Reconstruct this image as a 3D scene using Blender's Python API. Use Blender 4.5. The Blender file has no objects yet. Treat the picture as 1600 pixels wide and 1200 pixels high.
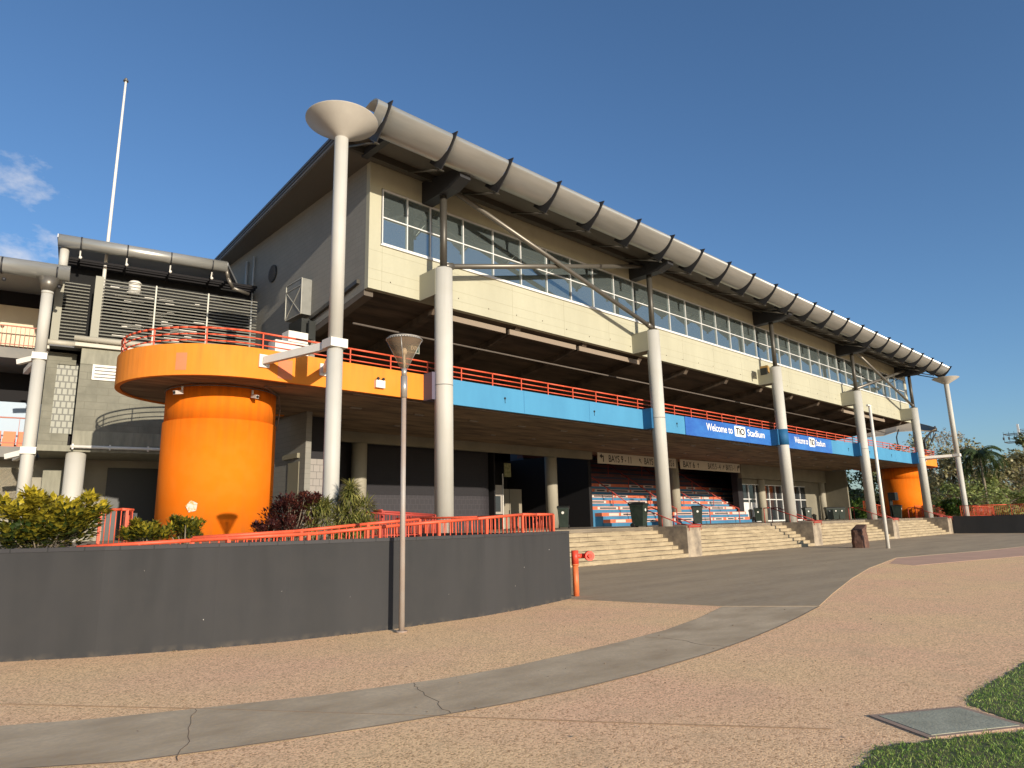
import bpy, math, random
from mathutils import Vector, Matrix
import numpy as np
random.seed(7); rng=np.random.default_rng(7)
S=bpy.context.scene; COL=S.collection
PI=math.pi; sin=math.sin; cos=math.cos; R=math.radians
# ---------------------------------------------------------------- camera
EYE=Vector((0,0,1.65))
yaw,pitch,roll=.7571,.2036,-.0232
f=Vector((sin(yaw)*cos(pitch),cos(yaw)*cos(pitch),sin(pitch)))
r0=Vector((cos(yaw),-sin(yaw),0)); u0=r0.cross(f)
rr=r0*cos(roll)+u0*sin(roll); uu=-r0*sin(roll)+u0*cos(roll)
cam=bpy.data.cameras.new('camera'); co=bpy.data.objects.new('camera',cam); COL.objects.link(co)
m=Matrix((rr,uu,-f)).transposed().to_4x4(); m.translation=EYE; co.matrix_world=m
cam.sensor_width=36; cam.lens=1060.3/1600*36; cam.clip_end=3000; cam.clip_start=.05
S.camera=co
# ---------------------------------------------------------------- sky and sun
SUN_EL,SUN_AZ=R(13.3),R(180+7.5)          # azimuth measured from +Y towards +X
w=bpy.data.worlds.new('World'); S.world=w; w.use_nodes=True
nt=w.node_tree; N=nt.nodes; L=nt.links
bg=N['Background']; sky=N.new('ShaderNodeTexSky'); sky.sky_type='NISHITA'; sky.sun_disc=False
sky.sun_elevation=SUN_EL; sky.sun_rotation=SUN_AZ; sky.air_density=1.0; sky.dust_density=.7; sky.ozone_density=4.5
bg.inputs['Strength'].default_value=.125
tc=N.new('ShaderNodeTexCoord'); mp=N.new('ShaderNodeMapping'); mp.inputs['Scale'].default_value=(9,9,16)
nz=N.new('ShaderNodeTexNoise'); nz.inputs['Scale'].default_value=1.3; nz.inputs['Detail'].default_value=9; nz.inputs['Roughness'].default_value=.6
L.new(tc.outputs['Generated'],mp.inputs['Vector']); L.new(mp.outputs['Vector'],nz.inputs['Vector'])
dt=N.new('ShaderNodeVectorMath'); dt.operation='DOT_PRODUCT'
L.new(tc.outputs['Generated'],dt.inputs[0]); dt.inputs[1].default_value=Vector((.075,.93,.345)).normalized()
mr=N.new('ShaderNodeMapRange'); mr.inputs[1].default_value=.992; mr.inputs[2].default_value=.9995; mr.inputs[3].default_value=0; mr.inputs[4].default_value=.22
L.new(dt.outputs['Value'],mr.inputs['Value'])
ad=N.new('ShaderNodeMath'); ad.operation='ADD'; L.new(nz.outputs['Fac'],ad.inputs[0]); L.new(mr.outputs[0],ad.inputs[1])
mk=N.new('ShaderNodeMath'); mk.operation='GREATER_THAN'; mk.inputs[1].default_value=.004; L.new(mr.outputs[0],mk.inputs[0]); mul=N.new('ShaderNodeMath'); mul.operation='MULTIPLY'
cr=N.new('ShaderNodeMapRange'); cr.inputs[1].default_value=.68; cr.inputs[2].default_value=.90; cr.inputs[4].default_value=.62
L.new(ad.outputs[0],cr.inputs['Value'])
mx=N.new('ShaderNodeMixRGB'); mx.inputs['Color2'].default_value=(6.0,5.7,5.5,1)
L.new(cr.outputs[0],mul.inputs[0]); L.new(mk.outputs[0],mul.inputs[1]); L.new(mul.outputs[0],mx.inputs['Fac']); L.new(sky.outputs[0],mx.inputs['Color1']); L.new(mx.outputs[0],bg.inputs['Color'])
sl=bpy.data.lights.new('sun','SUN'); sl.energy=4.65; sl.angle=R(.5); sl.color=(1,.89,.74)
so=bpy.data.objects.new('sun',sl); COL.objects.link(so)
sv=Vector((sin(SUN_AZ)*cos(SUN_EL),cos(SUN_AZ)*cos(SUN_EL),sin(SUN_EL)))
so.rotation_euler=sv.to_track_quat('Z','Y').to_euler()
S.view_settings.view_transform='Standard'; S.view_settings.look='None'; S.view_settings.exposure=.38; S.view_settings.gamma=1
# ---------------------------------------------------------------- materials
MATS={}
def mat(name,col,rough=.7,metal=0,col2=None,nscale=1.0,amt=1.0,bump=0,bscale=40,spec=.4,stretch=None,detail=6,lo=.35,hi=.65,brick=None,fine=None):
    """procedural paint / concrete: base colour varied by noise, optional block joints, optional fine speckle"""
    if name in MATS: return MATS[name]
    m=bpy.data.materials.new(name); m.use_nodes=True; t=m.node_tree; n=t.nodes; l=t.links
    b=n['Principled BSDF']; b.inputs['Roughness'].default_value=rough; b.inputs['Metallic'].default_value=metal
    b.inputs['Specular IOR Level'].default_value=spec
    c=tuple(col)+(1,)
    b.inputs['Base Color'].default_value=c
    tcn=n.new('ShaderNodeTexCoord'); src=tcn.outputs['Object']
    if stretch:
        mpn=n.new('ShaderNodeMapping'); mpn.inputs['Scale'].default_value=stretch; l.new(src,mpn.inputs['Vector']); vec=mpn.outputs[0]
    else: vec=src
    out=None
    if col2:
        nn=n.new('ShaderNodeTexNoise'); nn.inputs['Scale'].default_value=nscale; nn.inputs['Detail'].default_value=detail; nn.inputs['Roughness'].default_value=.62
        l.new(vec,nn.inputs['Vector'])
        rp=n.new('ShaderNodeMapRange'); rp.inputs[1].default_value=lo; rp.inputs[2].default_value=hi; rp.inputs[4].default_value=amt
        l.new(nn.outputs['Fac'],rp.inputs['Value'])
        mxn=n.new('ShaderNodeMixRGB'); mxn.inputs['Color1'].default_value=c; mxn.inputs['Color2'].default_value=tuple(col2)+(1,)
        l.new(rp.outputs[0],mxn.inputs['Fac']); out=mxn.outputs[0]
    if fine:
        fs,fc,fa=fine
        vn=n.new('ShaderNodeTexNoise'); vn.inputs['Scale'].default_value=fs; vn.inputs['Detail'].default_value=2; l.new(src,vn.inputs['Vector'])
        rp=n.new('ShaderNodeMapRange'); rp.inputs[1].default_value=.42; rp.inputs[2].default_value=.62; rp.inputs[4].default_value=fa
        l.new(vn.outputs['Fac'],rp.inputs['Value'])
        mxn=n.new('ShaderNodeMixRGB'); mxn.inputs['Color2'].default_value=tuple(fc)+(1,)
        if out: l.new(out,mxn.inputs['Color1'])
        else: mxn.inputs['Color1'].default_value=c
        l.new(rp.outputs[0],mxn.inputs['Fac']); out=mxn.outputs[0]
    hsrc=None
    if brick:
        ax,bw,bh,mort,mcol=brick
        sp=n.new('ShaderNodeSeparateXYZ'); l.new(src,sp.inputs[0]); cb=n.new('ShaderNodeCombineXYZ')
        l.new(sp.outputs[ax],cb.inputs[0]); l.new(sp.outputs['Z'],cb.inputs[1])
        br=n.new('ShaderNodeTexBrick'); br.inputs['Scale'].default_value=1; br.inputs['Brick Width'].default_value=bw; br.inputs['Row Height'].default_value=bh
        br.inputs['Mortar Size'].default_value=mort; br.inputs['Mortar Smooth'].default_value=.3
        br.inputs['Color1'].default_value=(.5,.5,.5,1); br.inputs['Color2'].default_value=(.62,.62,.62,1)
        l.new(cb.outputs[0],br.inputs['Vector'])
        mu=n.new('ShaderNodeMixRGB'); mu.blend_type='MULTIPLY'; mu.inputs['Fac'].default_value=.35
        if out: l.new(out,mu.inputs['Color1'])
        else: mu.inputs['Color1'].default_value=c
        l.new(br.outputs['Color'],mu.inputs['Color2'])
        mm=n.new('ShaderNodeMixRGB'); mm.inputs['Color2'].default_value=tuple(mcol)+(1,); l.new(br.outputs['Fac'],mm.inputs['Fac']); l.new(mu.outputs[0],mm.inputs['Color1'])
        out=mm.outputs[0]; hsrc=br.outputs['Fac']
    if out: l.new(out,b.inputs['Base Color'])
    if bump or hsrc is not None:
        bn=n.new('ShaderNodeBump'); bn.inputs['Distance'].default_value=.02; bn.inputs['Strength'].default_value=bump or .3
        if hsrc is not None and not bump:
            bn.invert=True; l.new(hsrc,bn.inputs['Height'])
        else:
            b2=n.new('ShaderNodeTexNoise'); b2.inputs['Scale'].default_value=bscale; b2.inputs['Detail'].default_value=4; l.new(src,b2.inputs['Vector']); l.new(b2.outputs['Fac'],bn.inputs['Height'])
        l.new(bn.outputs[0],b.inputs['Normal'])
    MATS[name]=m; return m
cream=mat('cream_paint',(.42,.405,.295),.8,col2=(.34,.325,.235),nscale=.7,amt=.6,stretch=(1,1,.25),fine=(9,(.36,.34,.24),.15))
colp=mat('column_paint',(.47,.455,.405),.6,col2=(.34,.325,.28),nscale=5,amt=.45,stretch=(1,1,.05),lo=.48,hi=.8,fine=(1.2,(.42,.40,.34),.35))
whitep=mat('white_paint',(.70,.67,.60),.55,col2=(.55,.52,.46),nscale=3,amt=.4)
sidew=mat('grey_blockwork_paint',(.27,.26,.225),.85,col2=(.23,.22,.19),nscale=.5,amt=.6,brick=('Y',.42,.21,.008,(.17,.165,.145)))
sidep=mat('grey_plain_paint',(.22,.205,.18),.85,col2=(.15,.155,.15),nscale=.8)
orange=mat('orange_paint',(.74,.235,.026),.8,spec=.2,col2=(.58,.17,.03),nscale=4,amt=.5,stretch=(1,1,.12),lo=.5,hi=.85,fine=(1.1,(.78,.26,.045),.4))
drumo=mat('deep_orange_paint',(.76,.165,.004),.85,spec=.15,col2=(.60,.15,.012),nscale=4,amt=.5,stretch=(1,1,.05),lo=.5,hi=.8,fine=(2.2,(.74,.19,.015),.3))
blue=mat('blue_paint',(.06,.245,.41),.7,col2=(.045,.195,.34),nscale=.8,amt=.6,stretch=(1,1,.3))
purple=mat('bracket_shade_purple',(.10,.085,.12),.7)
dkblue=mat('dark_blue_and_shade',(.012,.10,.22),.7)
banblue=mat('banner_blue',(.02,.08,.33),.45,col2=(.035,.16,.45),nscale=.35,stretch=(1,1,3))
railr=mat('red_rail_paint',(.72,.11,.045),.5,col2=(.5,.07,.03),nscale=6,amt=.6)
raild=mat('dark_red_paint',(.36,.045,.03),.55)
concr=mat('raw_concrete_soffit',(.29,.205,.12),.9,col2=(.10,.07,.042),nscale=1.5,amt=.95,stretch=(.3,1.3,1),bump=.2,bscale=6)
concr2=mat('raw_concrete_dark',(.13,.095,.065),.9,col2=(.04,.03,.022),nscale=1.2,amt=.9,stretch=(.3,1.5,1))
beige=mat('beige_render',(.21,.19,.14),.85,col2=(.165,.15,.11),nscale=.7)
charc=mat('charcoal_block_paint',(.020,.018,.021),.8,brick=('X',.4,.2,.012,(.018,.017,.02)))
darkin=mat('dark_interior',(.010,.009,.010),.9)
tile=mat('grey_tiles',(.33,.30,.27),.5,brick=('X',.3,.3,.012,(.12,.11,.10)))
steel=mat('galvanised_roll',(.44,.435,.40),.32,metal=.5,col2=(.30,.295,.26),nscale=2,amt=.6,stretch=(.15,1,1))
dsteel=mat('dark_steel',(.075,.068,.055),.45,metal=.4)
finm=mat('fin_steel',(.035,.035,.038),.5,metal=.3)
mids=mat('grey_steel_tube',(.16,.145,.12),.4,metal=.5)
soff=mat('eave_soffit',(.12,.11,.09),.7)
roofm=mat('roof_sheet',(.28,.29,.30),.5,metal=.3)
framew=mat('window_frame_white',(.62,.62,.60),.4)
blk=mat('black_plastic',(.012,.014,.012),.45)
binm=mat('dark_green_plastic',(.016,.026,.018),.4,col2=(.03,.04,.03),nscale=5)
wallg=mat('charcoal_wall_paint',(.049,.048,.048),.88,col2=(.037,.037,.037),nscale=.9,amt=.8,stretch=(1,1,.12),fine=(3,(.050,.048,.046),.3),spec=.15)
capm=mat('wall_capping',(.045,.043,.044),.7,brick=('X',.42,.4,.01,(.02,.02,.02)))
stairc=mat('sandy_concrete',(.42,.335,.21),.9,col2=(.22,.17,.10),nscale=1.6,amt=.85,stretch=(.6,1,2.0),bump=.25,bscale=25,fine=(30,(.48,.39,.26),.3))
cheekc=mat('weathered_concrete',(.42,.34,.24),.9,col2=(.16,.13,.10),nscale=1.3,amt=.9,bump=.3,bscale=20)
floorc=mat('concourse_paving',(.30,.24,.17),.85,col2=(.22,.18,.13),nscale=.5)
wingblk=mat('olive_blockwork',(.25,.24,.185),.9,col2=(.16,.155,.12),nscale=1.1,amt=.9,brick=('X',.8,.31,.012,(.15,.145,.11)))
wingsm=mat('olive_render',(.27,.26,.20),.9,col2=(.17,.165,.125),nscale=2,amt=.8,stretch=(2,2,.4))
glassb=mat('glass_bricks',(.30,.30,.24),.5,spec=.4,brick=('X',.2,.28,.03,(.10,.10,.08)))
slatm=mat('louvre_slats',(.30,.295,.25),.5,metal=.2)
slatd=mat('louvre_post',(.27,.26,.20),.6)
postg=mat('lamp_post_paint',(.34,.32,.29),.5,col2=(.3,.2,.14),nscale=1.2,stretch=(1,1,.5))
rockm=mat('red_rock',(.17,.085,.055),.9,col2=(.06,.035,.028),nscale=3,amt=.9,bump=.8,bscale=9)
sailm=mat('shade_cloth',(.30,.25,.18),.8)
trunkm=mat('bark',(.22,.18,.13),.95,col2=(.12,.10,.07),nscale=5)
def add_dirt(m,z0,z1,col,amt,scale=3,stretch=(1,1,.3)):
    """dusty splash band between local heights z0 (full) and z1 (none), broken up by noise"""
    t=m.node_tree; n=t.nodes; l=t.links; b=n['Principled BSDF']; src=b.inputs['Base Color'].links[0].from_socket
    tcn=n.new('ShaderNodeTexCoord'); sp=n.new('ShaderNodeSeparateXYZ'); l.new(tcn.outputs['Object'],sp.inputs[0])
    mr_=n.new('ShaderNodeMapRange'); mr_.inputs[1].default_value=z0; mr_.inputs[2].default_value=z1; mr_.inputs[3].default_value=1; mr_.inputs[4].default_value=0; l.new(sp.outputs['Z'],mr_.inputs['Value'])
    mpn=n.new('ShaderNodeMapping'); mpn.inputs['Scale'].default_value=stretch; l.new(tcn.outputs['Object'],mpn.inputs['Vector'])
    nn=n.new('ShaderNodeTexNoise'); nn.inputs['Scale'].default_value=scale; nn.inputs['Detail'].default_value=7; l.new(mpn.outputs[0],nn.inputs['Vector'])
    r_=n.new('ShaderNodeMapRange'); r_.inputs[1].default_value=.42; r_.inputs[2].default_value=.68; r_.inputs[4].default_value=amt; l.new(nn.outputs['Fac'],r_.inputs['Value'])
    mu=n.new('ShaderNodeMath'); mu.operation='MULTIPLY'; l.new(mr_.outputs[0],mu.inputs[0]); l.new(r_.outputs[0],mu.inputs[1])
    mxn=n.new('ShaderNodeMixRGB'); mxn.inputs['Color2'].default_value=col+(1,); l.new(mu.outputs[0],mxn.inputs['Fac']); l.new(src,mxn.inputs['Color1']); l.new(mxn.outputs[0],b.inputs['Base Color'])
add_dirt(wallg,.0,.10,(.13,.11,.085),.5,6,(1,1,1)); add_dirt(wallg,1.8,.6,(.028,.028,.028),.5,4,(1,1,.07)); add_dirt(wallg,9,8,(.085,.08,.075),.35,.9,(1,1,1))
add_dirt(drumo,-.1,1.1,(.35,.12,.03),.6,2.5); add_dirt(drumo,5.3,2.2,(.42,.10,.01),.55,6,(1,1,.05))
add_dirt(orange,6.6,5.0,(.40,.14,.03),.5,7,(1,1,.08)); add_dirt(colp,-.1,.9,(.25,.19,.13),.6,4)
def glass_mat(name,col,metal,rough):
    m=bpy.data.materials.new(name); m.use_nodes=True; b=m.node_tree.nodes['Principled BSDF']
    b.inputs['Base Color'].default_value=col+(1,); b.inputs['Metallic'].default_value=metal; b.inputs['Roughness'].default_value=rough
    b.inputs['Specular IOR Level'].default_value=.8
    return m
glz=glass_mat('tinted_reflective_glass',(.28,.34,.335),.8,.02)
glzd=glass_mat('dark_shop_glass',(.04,.045,.05),.35,.05)
def leafmat(name,ca,cb,scale=1.5,rough=.5,trans=.35):
    m=bpy.data.materials.new(name); m.use_nodes=True; t=m.node_tree; n=t.nodes; l=t.links
    b=n['Principled BSDF']; b.inputs['Roughness'].default_value=rough; b.inputs['Specular IOR Level'].default_value=.35
    at=n.new('ShaderNodeAttribute'); at.attribute_name='leafv'
    mxn=n.new('ShaderNodeMixRGB'); mxn.inputs['Color1'].default_value=ca+(1,); mxn.inputs['Color2'].default_value=cb+(1,)
    l.new(at.outputs['Fac'],mxn.inputs['Fac']); l.new(mxn.outputs[0],b.inputs['Base Color'])
    tr=n.new('ShaderNodeBsdfTranslucent'); l.new(mxn.outputs[0],tr.inputs['Color'])
    ms=n.new('ShaderNodeMixShader'); ms.inputs[0].default_value=trans; l.new(b.outputs[0],ms.inputs[1]); l.new(tr.outputs[0],ms.inputs[2])
    l.new(ms.outputs[0],n['Material Output'].inputs['Surface'])
    return m
# ---------------------------------------------------------------- mesh helpers
class MB:
    def __init__(s): s.v=[]; s.f=[]; s.sm=[]; s.att=[]
    def face(s,pts,sm=False):
        b=len(s.v); s.v+= [tuple(p) for p in pts]; s.f.append(tuple(range(b,b+len(pts)))); s.sm.append(sm)
    def box(s,x0,x1,y0,y1,z0,z1):
        b=len(s.v)
        s.v+=[(x0,y0,z0),(x1,y0,z0),(x1,y1,z0),(x0,y1,z0),(x0,y0,z1),(x1,y0,z1),(x1,y1,z1),(x0,y1,z1)]
        for q in ((0,3,2,1),(4,5,6,7),(0,1,5,4),(1,2,6,5),(2,3,7,6),(3,0,4,7)): s.f.append(tuple(b+i for i in q)); s.sm.append(False)
        return s
    def obox(s,c,ax,ay,az,hx,hy,hz):
        c=Vector(c); ax=Vector(ax).normalized()*hx; ay=Vector(ay).normalized()*hy; az=Vector(az).normalized()*hz; b=len(s.v)
        for k in (-1,1):
            for (i,j) in ((-1,-1),(1,-1),(1,1),(-1,1)): s.v.append(tuple(c+ax*i+ay*j+az*k))
        for q in ((0,3,2,1),(4,5,6,7),(0,1,5,4),(1,2,6,5),(2,3,7,6),(3,0,4,7)): s.f.append(tuple(b+i for i in q)); s.sm.append(False)
        return s
    def bar(s,p,q,w,h,up=(0,0,1)):
        p=Vector(p); q=Vector(q); d=(q-p); a=d.normalized(); sd=a.cross(Vector(up))
        if sd.length<1e-4: sd=Vector((1,0,0))
        sd.normalize(); u=sd.cross(a); return s.obox((p+q)/2,a,sd,u,d.length/2,w/2,h/2)
    def tube(s,p,q,r,r2=None,n=16,cap=True,sm=True):
        p=Vector(p); q=Vector(q); r2=r if r2 is None else r2; a=(q-p).normalized()
        t=Vector((0,0,1)) if abs(a.z)<.9 else Vector((1,0,0)); x=a.cross(t).normalized(); y=a.cross(x)
        b=len(s.v)
        for k in range(n):
            t=2*PI*k/n; d=x*cos(t)+y*sin(t); s.v.append(tuple(p+d*r)); s.v.append(tuple(q+d*r2))
        for k in range(n):
            j=(k+1)%n; s.f.append((b+2*k,b+2*k+1,b+2*j+1,b+2*j)); s.sm.append(sm)
        if cap:
            if r>0: s.f.append(tuple(b+2*k for k in range(n))); s.sm.append(False)
            if r2>0: s.f.append(tuple(b+2*k+1 for k in range(n))[::-1]); s.sm.append(False)
        return s
    def path(s,pts,r,n=8):
        for a,c in zip(pts,pts[1:]): s.tube(a,c,r,n=n)
        for c in pts[1:-1]: s.ball(c,r,n)
        return s
    def ball(s,c,r,n=8,sz=1):
        b=len(s.v); m=max(4,n//2)
        for i in range(m+1):
            ph=PI*i/m
            for k in range(n):
                t=2*PI*k/n; s.v.append((c[0]+r*sin(ph)*cos(t),c[1]+r*sin(ph)*sin(t),c[2]+r*sz*cos(ph)))
        for i in range(m):
            for k in range(n):
                j=(k+1)%n; s.f.append((b+i*n+k,b+(i+1)*n+k,b+(i+1)*n+j,b+i*n+j)); s.sm.append(True)
        return s
    def prism(s,poly,a,b):
        """poly: list of xy ; extruded z a..b"""
        n=len(poly); k=len(s.v); s.v+=[(p[0],p[1],a) for p in poly]+[(p[0],p[1],b) for p in poly]
        s.f.append(tuple(range(k,k+n))[::-1]); s.f.append(tuple(range(k+n,k+2*n))); s.sm+= [False,False]
        for i in range(n):
            j=(i+1)%n; s.f.append((k+i,k+j,k+n+j,k+n+i)); s.sm.append(False)
        return s
    def prismx(s,poly,x0,x1,sm=False):
        """poly: list of (y,z) extruded along x"""
        n=len(poly); k=len(s.v); s.v+=[(x0,p[0],p[1]) for p in poly]+[(x1,p[0],p[1]) for p in poly]
        s.f.append(tuple(range(k,k+n))); s.f.append(tuple(range(k+n,k+2*n))[::-1]); s.sm+= [False,False]
        for i in range(n):
            j=(i+1)%n; s.f.append((k+i,k+n+i,k+n+j,k+j)); s.sm.append(sm)
        return s
    def strip(s,pts,th,z0,z1,closed=False):
        """wall of thickness th to the left of a plan polyline, z0..z1 (numbers or lists)"""
        n=len(pts); ins=[]
        for i in range(n):
            a=Vector(pts[max(i-1,0)]+(0,)) if not closed else Vector(pts[i-1]+(0,)); c=Vector(pts[min(i+1,n-1)]+(0,)) if not closed else Vector(pts[(i+1)%n]+(0,))
            d=(c-a).normalized(); ins.append((pts[i][0]-d.y*th,pts[i][1]+d.x*th))
        Z0=z0 if isinstance(z0,list) else [z0]*n; Z1=z1 if isinstance(z1,list) else [z1]*n
        b=len(s.v)
        for i in range(n): s.v+=[(pts[i][0],pts[i][1],Z0[i]),(pts[i][0],pts[i][1],Z1[i]),(ins[i][0],ins[i][1],Z1[i]),(ins[i][0],ins[i][1],Z0[i])]
        for i in range(n-1):
            for k in range(4):
                j=(k+1)%4; s.f.append((b+4*i+k,b+4*i+4+k,b+4*i+4+j,b+4*i+j)); s.sm.append(False)
        s.f.append((b,b+1,b+2,b+3)); e=b+4*(n-1); s.f.append((e+3,e+2,e+1,e)); s.sm+=[False,False]
        return s
    def make(s,name,material,loc=(0,0,0),parent=None,xf=None):
        me=bpy.data.meshes.new(name); V=s.v
        if xf: V=[xf(p) for p in V]
        V=[(p[0]-loc[0],p[1]-loc[1],p[2]-loc[2]) for p in V]
        me.from_pydata(V,[],s.f); me.polygons.foreach_set('use_smooth',s.sm)
        me.materials.append(material); me.update()
        if s.att:
            a=me.attributes.new('leafv','FLOAT','FACE'); a.data.foreach_set('value',s.att)
        o=bpy.data.objects.new(name,me); COL.objects.link(o)
        if parent: o.parent=parent
        else: o.location=loc
        return o
def tag(o,label=None,cat=None,group=None,kind=None):
    if label: o['label']=label
    if cat: o['category']=cat
    if group: o['group']=group
    if kind: o['kind']=kind
    return o
SPLIT={'interior_wall','band_joint','bright_gap','vent_slot','ceiling_conduit','soffit_cable','tie_hole','panel_joint','inner_fascia','rolled_awning','primer_patch','soffit_light','drain_outlet','soffit_rib','roll_strap','side_wall','dark_pier','eave_purlin','eave_batten','screen_backing','floor_slab','recessed_wall','lower_panel','upper_wall','joint_ring','inner_back_wall','plant_box','drainpipe','gutter','service_pipe'}
def components(mb):
    par=list(range(len(mb.v)))
    def fd(a):
        while par[a]!=a: par[a]=par[par[a]]; a=par[a]
        return a
    for f_ in mb.f:
        for v in f_[1:]: par[fd(v)]=fd(f_[0])
    gr={}
    for i,f_ in enumerate(mb.f): gr.setdefault(fd(f_[0]),[]).append(i)
    out=[]
    for g_ in gr.values():
        c=MB(); mp_={}
        for i in g_:
            t_=[]
            for v in mb.f[i]:
                if v not in mp_: mp_[v]=len(c.v); c.v.append(mb.v[v])
                t_.append(mp_[v])
            c.f.append(tuple(t_)); c.sm.append(mb.sm[i])
        out.append(c)
    return out
class Thing:
    def __init__(s,name,label,cat,loc,group=None,xf=None):
        s.loc=loc; s.xf=xf; s.e=bpy.data.objects.new(name,None); COL.objects.link(s.e); s.e.location=loc; s.e.empty_display_size=.2
        tag(s.e,label,cat,group)
    def part(s,name,mb,material,parent=None,label=None):
        if name in SPLIT:
            o=None
            for c in components(mb): o=c.make(name,material,s.loc,parent or s.e,s.xf)
            return o
        o=mb.make(name,material,s.loc,parent or s.e,s.xf)
        if label: o['label']=label
        return o
def single(name,mb,material,label,cat,loc,group=None,xf=None):
    return tag(mb.make(name,material,loc,None,xf),label,cat,group)
def struct(name,mb,material,loc=(0,0,0)): return tag(mb.make(name,material,loc),kind='structure')
def dup(root,loc,label,rz=None):
    r=root.copy(); COL.objects.link(r); r.location=loc; r['label']=label
    if rz is not None: r.rotation_euler=(0,0,rz)
    for ch in list(root.children):
        c=ch.copy(); COL.objects.link(c); c.parent=r
        for g in ch.children:
            d=g.copy(); COL.objects.link(d); d.parent=c
    return r
def text_mb(txt,x,y,z,h,wid=None,depth=.012,xdir=(1,0,0),zdir=(0,0,1),bold=0.0):
    cu=bpy.data.curves.new('t','FONT'); cu.body=txt; cu.size=1; cu.extrude=0; cu.offset=bold
    o=bpy.data.objects.new('t',cu); COL.objects.link(o)
    me=bpy.data.meshes.new_from_object(o); bpy.data.objects.remove(o); bpy.data.curves.remove(cu)
    xs=[v.co.x for v in me.vertices]; ys=[v.co.y for v in me.vertices]
    x0,x1,y0,y1=min(xs),max(xs),min(ys),max(ys); sy=h/(y1-y0); sx=(wid/(x1-x0)) if wid else sy
    X=Vector(xdir); Z=Vector(zdir); mb=MB()
    for v in me.vertices:
        p=Vector((x,y,z))+X*((v.co.x-x0)*sx)+Z*((v.co.y-y0)*sy); mb.v.append(tuple(p))
    for p in me.polygons: mb.f.append(tuple(p.vertices)); mb.sm.append(False)
    bpy.data.meshes.remove(me); return mb
G=-.11; FL=1.35
CX=[15.64+14.1*i for i in range(5)]; CY=20.37
def mirx(x): return 87.68-x
# ---------------------------------------------------------------- ground
def ground_mat():
    m=bpy.data.materials.new('exposed_aggregate'); m.use_nodes=True; t=m.node_tree; n=t.nodes; l=t.links
    b=n['Principled BSDF']; b.inputs['Roughness'].default_value=.9; b.inputs['Specular IOR Level'].default_value=.25
    tcn=n.new('ShaderNodeTexCoord'); o=tcn.outputs['Object']
    big=n.new('ShaderNodeTexNoise'); big.inputs['Scale'].default_value=.35; big.inputs['Detail'].default_value=7; l.new(o,big.inputs['Vector'])
    r1=n.new('ShaderNodeValToRGB'); r1.color_ramp.elements[0].position=.38; r1.color_ramp.elements[0].color=(.94,.625,.335,1); r1.color_ramp.elements[1].position=.64; r1.color_ramp.elements[1].color=(.94,.58,.34,1)
    l.new(big.outputs['Fac'],r1.inputs[0])
    vo=n.new('ShaderNodeTexVoronoi'); vo.inputs['Scale'].default_value=62; l.new(o,vo.inputs['Vector'])
    r2=n.new('ShaderNodeValToRGB'); e=r2.color_ramp.elements; e[0].position=0; e[0].color=(.5,.42,.36,1); e[1].position=1; e[1].color=(1.3,1.27,1.22,1)
    e2=r2.color_ramp.elements.new(.3); e2.color=(.88,.86,.84,1); e3=r2.color_ramp.elements.new(.7); e3.color=(1.05,1.05,1.05,1)
    sx=n.new('ShaderNodeSeparateColor'); l.new(vo.outputs['Color'],sx.inputs[0]); l.new(sx.outputs[0],r2.inputs[0])
    mu=n.new('ShaderNodeMixRGB'); mu.blend_type='MULTIPLY'; mu.inputs['Fac'].default_value=1; l.new(r1.outputs[0],mu.inputs['Color1']); l.new(r2.outputs[0],mu.inputs['Color2'])
    st=n.new('ShaderNodeTexNoise'); st.inputs['Scale'].default_value=1.7; st.inputs['Detail'].default_value=8; st.inputs['Roughness'].default_value=.7; l.new(o,st.inputs['Vector'])
    r3=n.new('ShaderNodeMapRange'); r3.inputs[1].default_value=.5; r3.inputs[2].default_value=.75; r3.inputs[4].default_value=.5; l.new(st.outputs['Fac'],r3.inputs['Value'])
    m2=n.new('ShaderNodeMixRGB'); m2.inputs['Color2'].default_value=(.64,.44,.25,1); l.new(r3.outputs[0],m2.inputs['Fac']); l.new(mu.outputs[0],m2.inputs['Color1'])
    l.new(m2.outputs[0],b.inputs['Base Color'])
    bn=n.new('ShaderNodeBump'); bn.inputs['Strength'].default_value=.35; bn.inputs['Distance'].default_value=.006; l.new(vo.outputs['Distance'],bn.inputs['Height']); bn.invert=True; l.new(bn.outputs[0],b.inputs['Normal'])
    return m
aggr=ground_mat()
pathm=mat('path_concrete',(.64,.495,.315),.85,col2=(.40,.29,.17),nscale=1.3,amt=.9,detail=9,stretch=(.7,1.3,1),fine=(22,(.42,.34,.25),.35),bump=.15,bscale=30)
plazam=mat('plaza_paving',(.43,.325,.20),.85,col2=(.30,.225,.14),nscale=.5,amt=.9,detail=9,stretch=(.35,1.6,1),fine=(7,(.44,.36,.26),.3),bump=.15,bscale=14)
redm=mat('red_paving',(.62,.38,.26),.9,col2=(.52,.32,.22),nscale=.8)
g=MB(); g.face([(-900,-900,G),(1500,-900,G),(1500,1500,G),(-900,1500,G)]); struct('ground',g,aggr)
inner=[(-6,15.6),(-3,12.4),(-1,10.2),(1.18,8.39),(1.88,7.96),(2.68,7.61),(3.81,7.15),(5.24,6.76),(6.18,6.66),(7.4,6.67),(8.55,6.73),(9.8,6.85),(11.26,7.16),(13.1,7.71)]
outer=[(-6,13.4),(-3,10.6),(-1,8.55),(.99,6.85),(1.74,6.31),(2.4,6.06),(3.02,5.85),(3.65,5.66),(4.28,5.50),(4.95,5.36),(5.77,5.25),(6.86,5.19),(8.42,5.24),(9.78,5.38),(11.22,5.60),(12.75,5.89),(14.2,6.2)]
p=MB(); p.prism(inner+outer[::-1],G-.02,G+.006); struct('path',p,pathm)
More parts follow.
